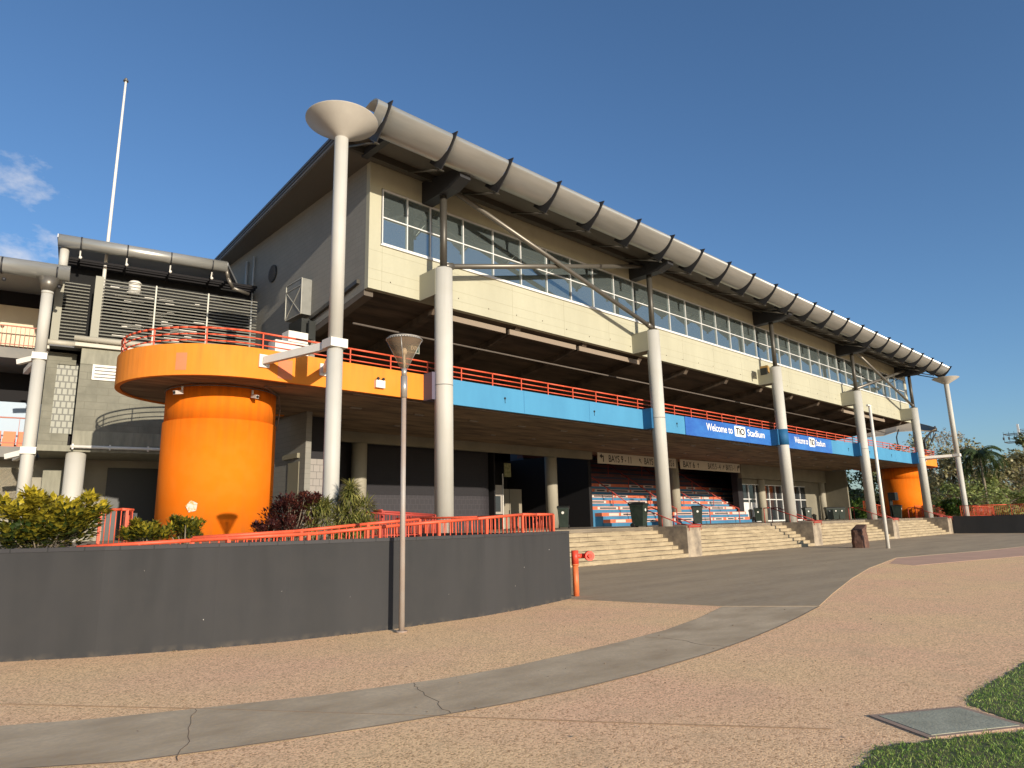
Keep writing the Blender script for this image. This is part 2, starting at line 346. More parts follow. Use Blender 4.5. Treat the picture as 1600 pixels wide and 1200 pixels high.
pl=[(12.34,11.1),(12.68,9.49),(13.1,7.75),(14.22,6.22),(16.7,6.95),(20.79,8.09),(25.34,9.22),(31.8,10.45),(34.5,9.95),(39,9.0),(46,8.2),(60,7.4),(80,7.2),(110,7.0),(110,19.0),(12.34,19.0)]
p=MB(); p.prism(pl,G-.02,G+.010); struct('plaza_pavement',p,plazam)
p=MB(); p.prism([(31.8,10.40),(34.5,9.93),(39,8.98),(46,8.18),(60,7.38),(60,3.4),(46,4.6),(38,5.9),(31.0,7.6),(27.4,8.4),(28.2,9.5)],G-.02,G+.004); struct('red_pavement',p,redm)
# dark joint lines cut into the paving
crk=mat('joint_dirt',(.20,.14,.09),.95)
j=MB(); j.strip([(0.2,10.9),(1.3,9.44),(2.68,7.61),(4.28,5.38),(5.24,4.0),(6.18,2.71)],.006,G-.01,G+.009)
j.strip([(x,y) for x,y in outer[2:]],.02,G-.01,G+.0095)
for base in ([(2.68,7.61),(2.52,7.2),(2.23,6.52),(2.02,6.05)],[(4.81,6.86),(4.65,6.5),(4.47,5.97),(4.3,5.5)],[(9.0,6.7),(9.15,6.2),(9.0,5.7),(9.1,5.3)]):
    pts=[]
    for a,c in zip(base,base[1:]):
        for k in range(5):
            t=k/5; pts.append((a[0]+(c[0]-a[0])*t+random.uniform(-.03,.03),a[1]+(c[1]-a[1])*t+random.uniform(-.02,.02)))
    pts.append(base[-1]); j.strip(pts,.005,G-.01,G+.0088)
struct('pavement_joint',j,crk)
# concrete pit cover in the corner
t=Thing('pit_cover','grey green concrete pit cover set beside the grass','pit cover',(7.0,2.1,G))
lidp=[(6.81,2.56),(7.57,2.12),(7.28,1.6),(6.50,2.05)]
lc=(7.04,2.08)
sc=lambda pts,k:[(lc[0]+(x-lc[0])*k,lc[1]+(y-lc[1])*k) for x,y in pts]
q=MB(); q.prism(sc(lidp,.985),G-.05,G+.016); t.part('lid',q,mat('lid_concrete',(.42,.41,.30),.85,col2=(.29,.28,.20),nscale=4,amt=.8,bump=.2,bscale=40))
q=MB(); o=sc(lidp,1.13); i_=sc(lidp,1.0)
for k in range(4): q.prism([o[k],o[(k+1)%4],i_[(k+1)%4],i_[k]],G-.05,G+.013)
t.part('surround',q,mat('lid_surround',(.42,.29,.21),.9,col2=(.3,.21,.15),nscale=9,amt=.8))
# grass
soil=mat('grass_soil',(.08,.12,.03),.95,col2=(.17,.14,.07),nscale=6)
gA=[(4.2,1.5),(4.9,1.98),(5.33,2.2),(5.95,2.26),(6.40,2.02),(7.30,1.46),(7.66,1.95),(7.80,2.10),(8.1,2.17),(8.72,2.16),(9.6,2.13),(10.57,2.12),(13,1.9),(17,1.2),(17,-6),(3,-6),(3,.6)]
gR=[]
for i in range(len(gA)):
    a,b=gA[i],gA[(i+1)%len(gA)]; n_=max(1,int(math.dist(a,b)/.05)) if max(a[1],b[1])>1 and max(a[0],b[0])<14 else 1
    for k in range(n_):
        t_=k/n_; gR.append((a[0]+(b[0]-a[0])*t_+(random.uniform(-.022,.022) if n_>1 else 0),a[1]+(b[1]-a[1])*t_+(random.uniform(-.022,.022) if n_>1 else 0)))
q=MB(); q.prism(gR,G-.02,G+.006); struct('grass_bed',q,soil)
def inpoly(x,y,P):
    c=False
    for i in range(len(P)):
        x1,y1=P[i]; x2,y2=P[i-1]
        if (y1>y)!=(y2>y) and x<(x2-x1)*(y-y1)/(y2-y1)+x1: c=not c
    return c
gb=MB()
cnt=0
while cnt<70000:
    x=rng.uniform(3.6,13.5); y=rng.uniform(-.9,2.95)
    if random.random()>1.3*min(1,6.0/math.hypot(x,y))**1.5: continue
    if not inpoly(x+random.gauss(0,.035),y+random.gauss(0,.04),gA): continue
    a=random.uniform(0,2*PI); h=random.uniform(.012,.036); wd=random.uniform(.002,.004); ln=random.uniform(.2,1.1)*h; b=random.uniform(0,2*PI)
    dx,dy=cos(a)*wd,sin(a)*wd; lx,ly=cos(b)*ln,sin(b)*ln
    gb.face([(x-dx,y-dy,G),(x+dx,y+dy,G),(x+lx*.5+dx*.6,y+ly*.5+dy*.6,G+h*.7),(x+lx,y+ly,G+h)]); gb.att.append(random.random()**1.5); cnt+=1
o=gb.make('grass',leafmat('grass_blades',(.11,.24,.03),(.44,.50,.14),trans=.35)); tag(o,'short green grass at the paving corner','grass',kind='stuff')
# ---------------------------------------------------------------- concourse floor, stairs
WL=[(-9,22.5),(-5.5,18.6),(-2.6,15.7),(0,13.45),(1.53,12.6),(2.7,11.85),(4.14,11.2),(5.18,10.88),(6.91,10.62),(9.07,10.62),(10.45,10.82),(12.5,11.34)]
WR=[(72.8,11.4)]+[(mirx(x)-2.4,y) for x,y in WL[::-1][1:]]
q=MB(); q.prism([(-9,22.7)]+[(x,y+.15) for x,y in WL[1:]]+[(12.45,11.5),(12.45,18.75),(14.9,18.75),(14.9,20.71),(72.6,20.71),(72.85,18.8),(72.85,11.5)]+[(x,y+.15) for x,y in WR[1:]]+[(100,46),(-9,46)],G,FL-.01)
struct('concourse_floor',q,floorc)
RISE=(FL-G)/8; RUN=.28
for b in range(5):
    x0,x1=(CX[b-1]+.6,CX[b]-.6) if b else (12.6,CX[0]-.6)
    if b==0: continue
    q=MB(); prof=[(20.70,G)]
    y=18.75; z=G; prof=[(y,G)]
    for k in range(8):
        z+=RISE; prof.append((y,z))
        if k<7: y+=RUN; prof.append((y,z))
    prof+=[(20.78,FL),(20.78,G)]
    q.prismx(prof,x0+.003,x1-.003)
    stt=Thing('staircase',['','wide sandy concrete steps nearest the charcoal wall and red standpipe','second flight of sandy concrete steps, right of the first pier','third flight of sandy concrete steps, behind the red rock','farthest flight of sandy concrete steps, in front of the far orange drum'][b],'steps',((x0+x1)/2,19.7,G),'flights of concrete steps up to the concourse')
    stt.part('flight',q,stairc)
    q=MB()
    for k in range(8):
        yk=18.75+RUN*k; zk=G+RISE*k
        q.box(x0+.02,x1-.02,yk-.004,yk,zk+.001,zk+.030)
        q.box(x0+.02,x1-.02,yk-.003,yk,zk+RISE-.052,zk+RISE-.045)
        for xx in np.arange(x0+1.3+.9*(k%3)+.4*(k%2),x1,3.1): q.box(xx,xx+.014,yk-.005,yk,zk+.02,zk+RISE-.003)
    stt.part('shade_joint_line',q,mat('step_shade_joint',(.14,.10,.06),.95,col2=(.34,.26,.16),nscale=1.1,lo=.45,hi=.6))  # shade lines under nosings painted as dark strips, plus upright precast joints
names=['hidden behind the charcoal wall','nearest, beside the first wide steps','second nearest, under the column with the blue stripe','third from the near end, behind the rock and thin pole','farthest, beside the far charcoal wall']
for b in range(5):
    x=CX[b]; yy=18.75
    if b==0: continue
    q=MB(); q.box(x-.6,x+.6,18.75,21.0,G,FL+.012)
    t=Thing('stair_pier','weathered concrete pier, '+names[b],'pier',(x,19.8,G),'concrete piers between the steps')
    t.part('block',q,cheekc)
    q=MB()
    for s in (-1,1):
        X=x+s*.52
        q.path([(X,21.9,FL),(X,21.9,FL+.95),(X,21.5,FL+.98),(X,19.1,FL+.12),(X,18.62,FL+.06)],.03)
        q.tube((X,20.2,FL),(X,20.2,FL+.50),.022,n=6)
    q.path([(x-.52,18.62,FL+.06),(x+.52,18.62,FL+.06)],.03); q.tube((x-.52,18.66,FL-.2),(x-.52,18.66,FL+.06),.02,n=6); q.tube((x+.52,18.66,FL-.2),(x+.52,18.66,FL+.06),.02,n=6)
    q.bar((x-.55,18.72,FL-.02),(x+.55,18.72,FL-.02),.05,.07)
    t.part('handrail',q,raild)
# charcoal retaining walls
def retwall(P,ret,label,flip):
    t=Thing('retaining_wall',label,'wall',(P[len(P)//2][0],P[len(P)//2][1],G),'charcoal retaining walls')
    q=MB(); n=len(P); q.strip(P,.25 ,G-.02,1.40); t.part('wall_face',q,wallg)
    q=MB(); q.strip([(x-.0,y-.012) for x,y in P],.28,1.403,1.46); t.part('capping',q,capm)
    q=MB(); 
    if flip: q.box(ret[0],ret[0]+.25,ret[1]+.02,18.7,G-.02,1.44)
    else: q.box(ret[0]-.25,ret[0],ret[1]+.27,18.7,G-.02,1.44)
    t.part('return_wall',q,wallg)
    return t
tw=retwall(WL,(12.5,11.34),'long curved charcoal rendered wall in front of the shrubs and orange drum',False)
retwall(WR,(72.8,11.40),'far charcoal wall right of the last steps',True)
q=MB()
for _ in range(9):
    k=random.randrange(4,len(WL)-1); a,b=WL[k],WL[k+1]; tt=random.random(); x=a[0]+(b[0]-a[0])*tt; y=a[1]+(b[1]-a[1])*tt; z=random.uniform(.05,1.1) ; s=random.uniform(.003,.008)
    q.ball((x,y-.002,z),s,6)
tw.part('paint_chip',q,whitep)
q=MB()
for _ in range(90):
    k=random.randrange(3,len(WL)-1); a,b=WL[k],WL[k+1]; tt=random.random(); x=a[0]+(b[0]-a[0])*tt; y=a[1]+(b[1]-a[1])*tt-random.uniform(.01,.10)**1.2; s=random.uniform(.006,.022)
    q.obox((x,y,G+s*.4),(random.uniform(-1,1),random.uniform(-1,1),.2),(random.uniform(-1,1),1,.1),(0,0,1),s,s*.5,s*.3)
for _ in range(420):
    x=random.uniform(2,30); y=random.uniform(2.4,10.4 if x<13 else 18); s=random.uniform(.004,.014)
    q.obox((x,y,G+.012),(random.uniform(-1,1),random.uniform(-1,1),.1),(random.uniform(-1,1),1,.1),(0,0,1),s,s*.5,s*.25)
o=q.make('leaf_litter',mat('litter',(.34,.25,.15),.9,col2=(.12,.08,.05),nscale=20)); tag(o,'dry leaf litter scattered along the paving and wall foot','litter',kind='stuff')
# ---------------------------------------------------------------- grandstand building
B=Thing('grandstand','large cream stadium grandstand with blue and orange balcony and curved metal eave','building',(43.84,25,FL))
XL,XR=12.9,74.78
# columns and column-to-panel blocks
for b,x in enumerate(CX):
    q=MB(); q.tube((x,CY,FL),(x,CY,11.64),.355,n=40); c=B.part('column',q,colp)
    q=MB(); 
    for z in (6.9,): q.tube((x,CY,z),(x,CY,z+.03),.361,n=40)
    B.part('joint_ring',q,sidep,c)
    q=MB(); q.box(x-.36,x+.36,20.45,21.498,10.55,11.64); B.part('upper_bracket',q,mat('bracket_cream',(.34,.33,.25),.8))
    q=MB(); q.box(x-.5,x+.5,20.45,20.998,6.36,7.42); B.part('lower_bracket',q,purple if b==0 else dkblue)  # brackets match the bands; purple and dark blue paint in their shaded sides
    q=MB(); q.tube((x,CY,11.6),(x,CY,14.86),.145,n=20); q.tube((x,CY,11.64),(x,CY,11.72),.27,n=20); B.part('steel_post',q,dsteel)
    q=MB(); q.prismx([(21.5,14.80),(19.6,14.80),(18.95,15.02),(18.95,15.42),(21.5,15.78)],x-.26,x+.26); B.part('roof_beam',q,finm)
q=MB(); q.tube((CX[2],CY,6.36),(CX[2],CY,7.40),.366,n=40); B.part('banner_wrap',q,dkblue)
# bracing in the first and last bays
for x0,x1 in ((CX[0],CX[1]),(CX[3],CX[4])):
    q=MB(); q.tube((x0+.5,CY-.02,15.2),(x1-.12,CY-.02,11.85),.11,n=14); q.tube((x1-.5,CY-.02,11.96),(x1-.12,CY-.02,11.82),.14,n=14); B.part('brace',q,mids)
    q=MB(); q.tube((x0+.12,CY+.19,11.86),(x1-.4,CY+.19,15.3),.11,n=14); q.tube((x0+.12,CY+.19,11.86),(x0+.6,CY+.19,11.98),.15,n=14); B.part('brace',q,mids)
# upper storey
q=MB(); q.box(XL,XR,21.5,21.75,10.59,12.47); B.part('parapet_panel',q,cream)
q=MB(); q.box(XL,XR,21.5,21.75,14.87,15.83); B.part('upper_wall',q,cream)
q=MB(); q.box(XL,13.43,21.5,21.75,12.47,14.87); B.part('upper_pier',q,cream)
q=MB(); q.box(74.2,XR,21.5,21.75,12.47,14.87); B.part('upper_pier',q,cream)
q=MB()
for z in (10.97,11.38,12.15): q.box(XL+.02,XR,21.497,21.5,z,z+.012)
for x in np.arange(13.5,74.7,1.74*2): q.box(x,x+.012,21.497,21.5,10.62,12.45)
B.part('panel_joint',q,mat('joint_cream',(.31,.29,.2),.8))
q=MB()
q=MB()
for k in range(36): 
    x=13.9+1.7*k; q.ball((x,21.495,11.0+random.uniform(-.1,.1)),.028,6)
B.part('tie_hole',q,mat('tie_hole_stain',(.12,.10,.07),.9))
# side wall with raked bottom edge, facing the viewer's left
sw=MB(); n=12; 
def wallx(mb,poly,x,th):
    k=len(mb.v); m_=len(poly); mb.v+=[(x,a,b) for a,b in poly]+[(x+th,a,b) for a,b in poly]
    mb.f.append(tuple(range(k,k+m_))[::-1]); mb.f.append(tuple(range(k+m_,k+2*m_))); mb.sm+=[False,False]
    for i in range(m_):
        j_=(i+1)%m_; mb.f.append((k+i,k+j_,k+m_+j_,k+m_+i)); mb.sm.append(False)
wallx(sw,[(21.751,10.59),(26.1,9.97),(26.1,FL-.05),(40,FL-.05),(40,15.83),(21.751,15.83)],XL,.25); B.part('side_wall',sw,sidew)
sw=MB(); wallx(sw,[(21.751,10.59),(26.1,9.97),(40,9.4),(40,15.83),(21.751,15.83)],XR-.25,.25)
wallx(sw,[(28.3,FL),(31,FL),(31,6.4),(28.3,6.4)],XR-.25,.25); B.part('side_wall',sw,beige)
q=MB(); wallx(q,[(22.1,11.06),(26.0,10.49),(26.0,10.32),(22.1,10.9)],XL-.14,.138); B.part('side_ledge',q,dsteel)
q=MB(); wallx(q,[(21.78,10.575),(26.05,9.95),(26.05,9.70),(21.78,10.36)],XL-.0,.40); B.part('raking_beam',q,mat('beam_brown',(.11,.09,.07),.85))
# vent grille, service hatch, gutter pipes on side wall
q=MB(); q.tube((XL-.06,30.15,13.68),(XL-.002,30.15,13.68),.43,n=28)
v=B.part('round_vent',q,blk); q=MB()
for k in range(-5,6):
    hh=math.sqrt(max(.40**2-(k*.075)**2,0)); q.box(XL-.09,XL-.062,30.15-hh,30.15+hh,13.68+k*.075-.012,13.68+k*.075+.012)
B.part('vent_blade',q,sidep,v)
q=MB(); q.box(XL-.45,XL-.002,26.1,27.6,10.6,12.2); d=B.part('duct_box',q,mat('galv_duct',(.19,.19,.17),.5,metal=.3,col2=(.22,.22,.2),nscale=3))
q=MB()
for a,c in (((26.1,10.6),(27.6,10.6)),((26.1,12.2),(27.6,12.2)),((26.1,11.9),(27.6,11.9)),((26.1,10.6),(26.1,12.2)),((27.6,10.6),(27.6,12.2)),((26.1,10.6),(27.6,11.9)),((26.1,11.9),(27.6,10.6))):
    q.bar((XL-.46,a[0],a[1]),(XL-.46,c[0],c[1]),.03,.03)
B.part('duct_frame',q,mat('duct_edge',(.45,.44,.38),.4,metal=.4),d)
q=MB(); q.box(XL-.5,XL-.002,25.9,27.1,9.55,10.35); q.box(XL-.3,XL-.002,25.6,25.75,9.4,10.2); B.part('plant_box',q,blk)
q=MB(); q.tube((XL-.1,33.2,7),(XL-.1,33.2,15.2),.07,n=10); q.tube((XL-.1,32.3,9),(XL-.1,32.3,15.2),.05,n=10); q.tube((XL-.12,31.4,1.4),(XL-.12,31.4,9.5),.05,n=8); B.part('drainpipe',q,mat('pipe_grey',(.33,.34,.33),.5))
# floors and soffits
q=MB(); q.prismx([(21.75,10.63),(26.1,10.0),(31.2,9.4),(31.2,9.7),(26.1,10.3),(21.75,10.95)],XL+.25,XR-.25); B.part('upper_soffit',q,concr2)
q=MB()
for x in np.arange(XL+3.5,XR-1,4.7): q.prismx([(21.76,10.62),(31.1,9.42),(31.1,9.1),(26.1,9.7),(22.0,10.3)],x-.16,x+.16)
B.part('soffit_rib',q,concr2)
q=MB(); q.box(XL+.3,XR-.3,31.2,31.5,6.7,9.6); q.box(XL+2,XR-.3,30.2,31.2,8.6,9.1); B.part('inner_back_wall',q,mat('brown_inner_wall',(.055,.045,.035),.9,col2=(.03,.024,.02),nscale=.6))
q=MB()
for a,c,z in ((CX[0]+1.0,20.38,10.28),(20.62,25.2,10.28),(25.45,30.5,10.28),(CX[3]+1,63,10.28),(63.3,68.5,10.28)):
    q.box(a,c,21.9,22.02,z-.08,z+.16)
B.part('rolled_awning',q,mat('awning_canvas',(.24,.19,.14),.8))
q=MB(); 
for y,z,r in ((23.6,9.78,.045),(27,9.42,.05)): q.tube((XL+.6,y,z),(XR-1,y,z-.02),r,n=8)
B.part('ceiling_conduit',q,mat('conduit_grey',(.11,.09,.075),.7))
# windows
wx=[13.49,14.66,15.82,17.58]; 
while wx[-1]<73.9: wx.append(wx[-1]+1.738)
wx=wx[:-1]; wx[-1]=74.17
for i in range(len(wx)-1):
    a,b=wx[i],wx[i+1]; fr=MB(); t_=.021
    fr.box(a-t_,a+t_,21.465,21.56,12.50,14.83); fr.box(a+t_,b-t_,21.465,21.56,12.50,12.56); fr.box(a+t_,b-t_,21.465,21.56,14.78,14.83); fr.box(a+t_,b-t_,21.47,21.56,13.61,13.66)
    if i==len(wx)-2: fr.box(b-t_,b+t_,21.465,21.56,12.50,14.83)
    o=B.part('window',fr,framew); q=MB()
    tl=random.uniform(-.0025,.0025); tm=random.uniform(-.0025,.0025)
    q.face([(a+t_,21.53+tl,12.56),(b-t_,21.53-tl,12.56),(b-t_,21.53-tl+tm,13.61),(a+t_,21.53+tl+tm,13.61)])
    q.face([(a+t_,21.53-tl,13.66),(b-t_,21.53+tl,13.66),(b-t_,21.53+tl-tm,14.78),(a+t_,21.53-tl-tm,14.78)])
    B.part('pane',q,glz,o)
q=MB(); q.box(13.4,74.2,21.43,21.5,12.43,12.485); B.part('window_sill',q,framew)
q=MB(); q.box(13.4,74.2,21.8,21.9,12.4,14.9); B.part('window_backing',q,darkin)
# roof
q=MB(); q.prism([(11.1,19.0),(76.2,19.0),(75.0,42),(12.75,42)],15.83,15.86); B.part('eave_soffit',q,soff)
q=MB(); q.prism([(11.05,19.2),(76.2,19.2),(75.0,42),(12.70,42)],15.88,16.12); B.part('roof',q,roofm)
q=MB(); q.strip([(12.66,42),(11.0,19.2)],.03,15.95,16.0); q.strip([(12.62,42),(10.96,19.2)],.05,16.06,16.17); B.part('roof_trim',q,mat('roof_trim_dark',(.07,.075,.08),.5))
cy_,cz_,rr_=18.57,15.67,.53
kp=[(18.75,15.95),(18.38,16.02),(18.08,15.98),(17.93,15.88),(17.90,15.77),(17.95,15.66),(18.12,15.47),(18.38,15.30),(18.70,15.19),(18.97,15.22),(19.15,15.34)]
arc=[]
for i in range(len(kp)-1):
    P_=[kp[max(i-1,0)],kp[i],kp[i+1],kp[min(i+2,len(kp)-1)]]
    for k in range(4):
        t_=k/4; arc.append(tuple(.5*((2*P_[1][j])+(-P_[0][j]+P_[2][j])*t_+(2*P_[0][j]-5*P_[1][j]+4*P_[2][j]-P_[3][j])*t_*t_+(-P_[0][j]+3*P_[1][j]-3*P_[2][j]+P_[3][j])*t_**3) for j in (0,1)))
arc.append(kp[-1])
for k in range(24):
    x0=11.41+2.82*k; 
    if k==0: a_=10.95
    else: a_=x0-2.82
    q=MB(); m_=len(arc); b0=len(q.v)
    for (y,z) in arc: q.v+=[(a_+.035,y,z),(x0-.035,y,z)]
    inn=[(18.5+(y_-18.5)*.93,15.65+(z_-15.65)*.93) for y_,z_ in arc]
    for (y,z) in inn: q.v+=[(a_+.035,y,z),(x0-.035,y,z)]
    for i in range(m_-1):
        q.f.append((2*i,2*i+1,2*i+3,2*i+2)); q.f.append((2*m_+2*i,2*m_+2*i+2,2*m_+2*i+3,2*m_+2*i+1)); q.sm+=[True,True]
    for e in (0,1):
        for i in range(m_-1): q.f.append((2*i+e,2*i+2+e,2*m_+2*i+2+e,2*m_+2*i+e)); q.sm.append(False)
    B.part('eave_panel',q,steel)
    q=MB(); tip=(17.65,15.88); bot=(18.66,14.74)
    # thin crescent plate between the straight outer edge and the curved sheet, with bracket foot
    outl=[tip,(17.80,15.90)]+[(y_+.015,z_) for y_,z_ in arc[10:36:2]]+[(19.30,15.42),(19.38,15.34),(18.82,14.86),bot,(18.05,15.34)]
    q.prismx(outl,x0-.022,x0+.022); fo=B.part('fin',q,finm)
    q=MB(); q.bar((x0-.02,18.6,14.70),(x0+.02,18.95,14.98),.14,.03); q.box(x0-.10,x0+.10,18.62,18.70,14.70,14.73); q.tube((x0,18.8,14.8),(x0,20.9,15.6),.045,n=8)
    B.part('fin_stay',q,dsteel,fo)
q=MB()
for z,y,h in ((15.33,19.05,.05),(15.42,19.16,.04),(15.27,18.93,.035)): q.box(11.0,76.2,y,y+.05,z,z+h)
B.part('eave_batten',q,mat('batten',(.50,.42,.30),.45,metal=.4))
q=MB(); q.box(11.0,76.3,19.05,19.2,15.45,15.83); q.box(11.0,76.3,20.75,20.9,15.55,15.83); B.part('eave_purlin',q,dsteel)
q=MB(); q.obox((12.3,20.0,15.62),(0,1,0),(1,0,0),(0,0,1),.95,.13,.13); B.part('eave_downlight',q,finm)
# balcony slab, band, rail
def arcpts(cx,cy,r,a0,a1,n): return [(cx+r*cos(R(a0+(a1-a0)*k/n)),cy+r*sin(R(a0+(a1-a0)*k/n))) for k in range(n+1)]
RC=3.35; DL=(8.8,24.35); DR=(mirx(8.8),24.35)
left=arcpts(DL[0],DL[1],RC,90,270,40)      # from back around the left side to the front tangent
right=arcpts(DR[0],DR[1],RC,-90,90,40)
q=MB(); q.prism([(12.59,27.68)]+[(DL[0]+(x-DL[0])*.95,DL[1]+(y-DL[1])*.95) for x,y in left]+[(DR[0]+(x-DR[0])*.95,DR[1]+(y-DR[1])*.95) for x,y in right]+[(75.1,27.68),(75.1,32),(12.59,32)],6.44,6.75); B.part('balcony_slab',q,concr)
lb=[(12.58,27.70)]+left+[(15.14,21.0)]
q=MB(); q.strip(lb,.15,6.40,7.40); 
for i in range(len(q.sm)): q.sm[i]=False
B.part('balcony_band',q,orange,label='orange curved balcony band on the near side')
for a,b in ((CX[0]+.5,CX[1]-.5),(CX[1]+.5,CX[2]-.5),(CX[2]+.5,CX[3]-.5),(CX[3]+.5,CX[4]-.5)):
    q=MB(); q.box(a,b,21.0,21.15,6.38,7.40); B.part('balcony_panel',q,blue)
    q=MB()
    for xx in (a+4.4,a+8.8): q.box(xx,xx+.018,20.997,21.0,6.40,7.38)
    B.part('panel_joint',q,dkblue)
rb=[(CX[4]+.5,21.0)]+right+[(75.10,27.70)]
q=MB(); q.strip(rb,.15,6.40,7.40); B.part('balcony_band',q,orange,label='far orange balcony band')
# primer patches on the orange band
q=MB()
def bandpatch(a0,a1,z0,z1):
    q.strip(arcpts(DL[0],DL[1],RC+.006,a0,a1,6),.01,z0,z1)
bandpatch(225.5,231.2,6.55,7.10)
q.box(9.30,9.80,20.992,20.9995,6.5,7.15); B.part('primer_patch',q,mat('faded_red_primer',(.72,.20,.09),.8,col2=(.6,.2,.08),nscale=5))
# rails
allp=[(12.5,27.6)]+arcpts(DL[0],DL[1],RC-.1,90,270,36)+[(x,21.1) for x in np.arange(10.3,77.6,1.7)]+arcpts(DR[0],DR[1],RC-.1,-90,90,36)+[(75.2,27.6)]
q=MB()
for z,r in ((7.95,.035),(7.74,.024),(7.54,.024)):
    for a,b in zip(allp,allp[1:]): q.tube((a[0],a[1],z),(b[0],b[1],z),r,n=8)
B.part('balcony_rail',q,railr)
cum=0; posts=[allp[0]]
for a,b in zip(allp,allp[1:]):
    d=math.dist(a,b); cum+=d
    if cum>=1.69: posts.append(b); cum=0
for x,y in posts:
    q=MB(); q.bar((x,y,7.38),(x,y,7.93),.038,.038); B.part('rail_post',q,railr)
# cable trays under balcony, small fittings
q=MB()
q.path([(12.3,21.35,6.37),(40,21.35,6.36),(74,21.35,6.36)],.022,6)
q.path([(9.9,21.6,6.38),(9.3,22.0,6.38),(10.4,23.3,6.38),(10.7,23.8,6.0),(10.66,23.9,5.2)],.022,6)
q.path(arcpts_z:=[(x,y,6.38) for x,y in arcpts(DL[0],DL[1],1.84,160,330,20)],.022,6)
B.part('soffit_cable',q,mat('cable',(.20,.15,.12),.7))
q=MB()
for x in np.arange(14,74,3.1): q.box(x-.25,x+.25,24.0,24.12,6.38,6.435); q.box(x+.9,x+1.2,27.3,27.4,6.38,6.435)
B.part('soffit_light',q,mat('fitting_white',(.25,.22,.18),.5))
q=MB()
for x in (19.4,25.3,32.4,56.5,61,66.2): q.tube((x,20.97,6.93),(x,21.0,6.93),.05,n=10); q.tube((x,20.99,6.93),(x+.01,20.99,6.72),.012,n=5)
B.part('drain_outlet',q,blk)
# inner fascia, inner columns
q=MB(); q.box(16.0,36.2,30.4,30.7,5.9,6.44); q.box(56.6,75,30.4,30.7,5.2,6.44); B.part('inner_fascia',q,beige)
IX=[18.24,32.53,46.71,60.88,75.16-.9]
for x in IX:
    q=MB(); q.tube((x,30.9,FL),(x,30.9,6.44),.40,n=32); B.part('inner_column',q,mat('inner_column_paint',(.33,.30,.23),.75,col2=(.26,.235,.175),nscale=1,stretch=(1,1,.2)))
q=MB(); q.box(13.6,14.9,27.2,27.4,FL,4.6); B.part('tiled_pier',q,tile)
q=MB(); q.box(13.6,14.9,27.2,27.4,4.6,6.44); q.box(14.9,15.6,29.6,29.9,FL,6.44); B.part('dark_pier',q,charc)
q=MB(); q.box(12.86,16.4,33.8,34.0,FL,6.44); q.box(28.6,36.1,39,39.2,FL,6.44); q.box(28.5,28.6,32,39,FL,6.44); q.box(36.1,36.4,30.75,39.2,FL,6.44); q.box(12.9,36,30.8,31,6.44,6.7)
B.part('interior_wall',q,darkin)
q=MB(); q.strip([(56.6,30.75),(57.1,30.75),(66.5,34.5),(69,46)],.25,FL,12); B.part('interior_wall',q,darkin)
q=MB(); q.box(56.35,57.1,30.72,31.3,FL,6.44); B.part('dark_pier',q,charc)
cw=[(16.3,31.6),(27.0,31.6)]+arcpts(27.0,33.1,1.5,-90,0,8)[1:]
q=MB(); q.strip(cw,.2,3.35,6.44); B.part('charcoal_wall',q,charc)
q=MB(); q.strip([(x,y-.02) for x,y in cw],.22,FL,3.345); B.part('charcoal_wall_lit',q,mat('charcoal_lit',(.038,.034,.039),.6,brick=('X',.3,.3,.012,(.05,.045,.05))))  # same wall, painted paler below to put the sunlit part into its colour
# double doors in the recess
q=MB(); q.box(31.4,33.75,35.0,35.08,FL,4.05); o=B.part('double_door',q,mat('door_beige',(.24,.21,.155),.6)); q=MB(); q.box(32.565,32.585,34.985,34.999,FL,4.05); q.box(32.5,32.53,34.94,34.999,2.35,2.6); B.part('door_handle',q,blk,o)
q=MB(); q.box(29.1,30.1,33.0,33.1,2.3,4.15); q.box(29.25,29.95,32.99,32.999,2.4,3.5); o=B.part('service_window',q,mat('hatch_grey',(.32,.29,.25),.6)); q=MB(); q.box(29.3,29.9,32.97,32.985,2.45,3.45); B.part('pane',q,glzd,o)
q=MB(); q.box(30.3,30.9,33.0,33.04,4.7,5.6); B.part('notice_board',q,mat('notice',(.28,.26,.12),.6,col2=(.12,.12,.05),nscale=7))
q=MB(); q.box(30.15,30.2,33,33.06,FL,4.9); B.part('service_pipe',q,whitep)
# lower side-wall details near the drum
q=MB(); q.box(XL-.12,XL-.002,26.6,28.0,4.55,4.75); q.box(XL-.03,XL-.002,26.6,27.6,1.4,4.4); B.part('blocked_window',q,mat('olive_panel',(.22,.20,.14),.8))
# glazed entry right of the terrace
q=MB(); q.box(57.1,70.5,30.98,31.2,4.75,6.44); q.box(70.5,75,30.98,31.2,FL,6.44); B.part('entry_wall',q,beige)
gx=list(np.linspace(57.2,70.4,11))
for i in range(10):
    a,b=gx[i],gx[i+1]; q=MB(); q.box(a,a+.09,30.9,31.0,FL,4.75); q.box(a,b,30.92,31.0,3.35,3.43) if i not in (2,6) else None; q.box(a+.09,b,30.9,31.0,4.68,4.75); q.box(a+.09,b,30.9,31.0,FL,FL+.12)
    if i in (0,1): q.box(a+.3,b-.1,30.9,30.96,1.8,3.1)
    o=B.part('glazed_bay',q,framew); q=MB(); q.face([(a,31.02,FL),(b,31.02,FL),(b,31.02,4.75),(a,31.02,4.75)]); B.part('pane',q,glzd,o)
q=MB(); q.box(57.1,70.5,31.05,31.2,FL,4.75); B.part('entry_backing',q,darkin)
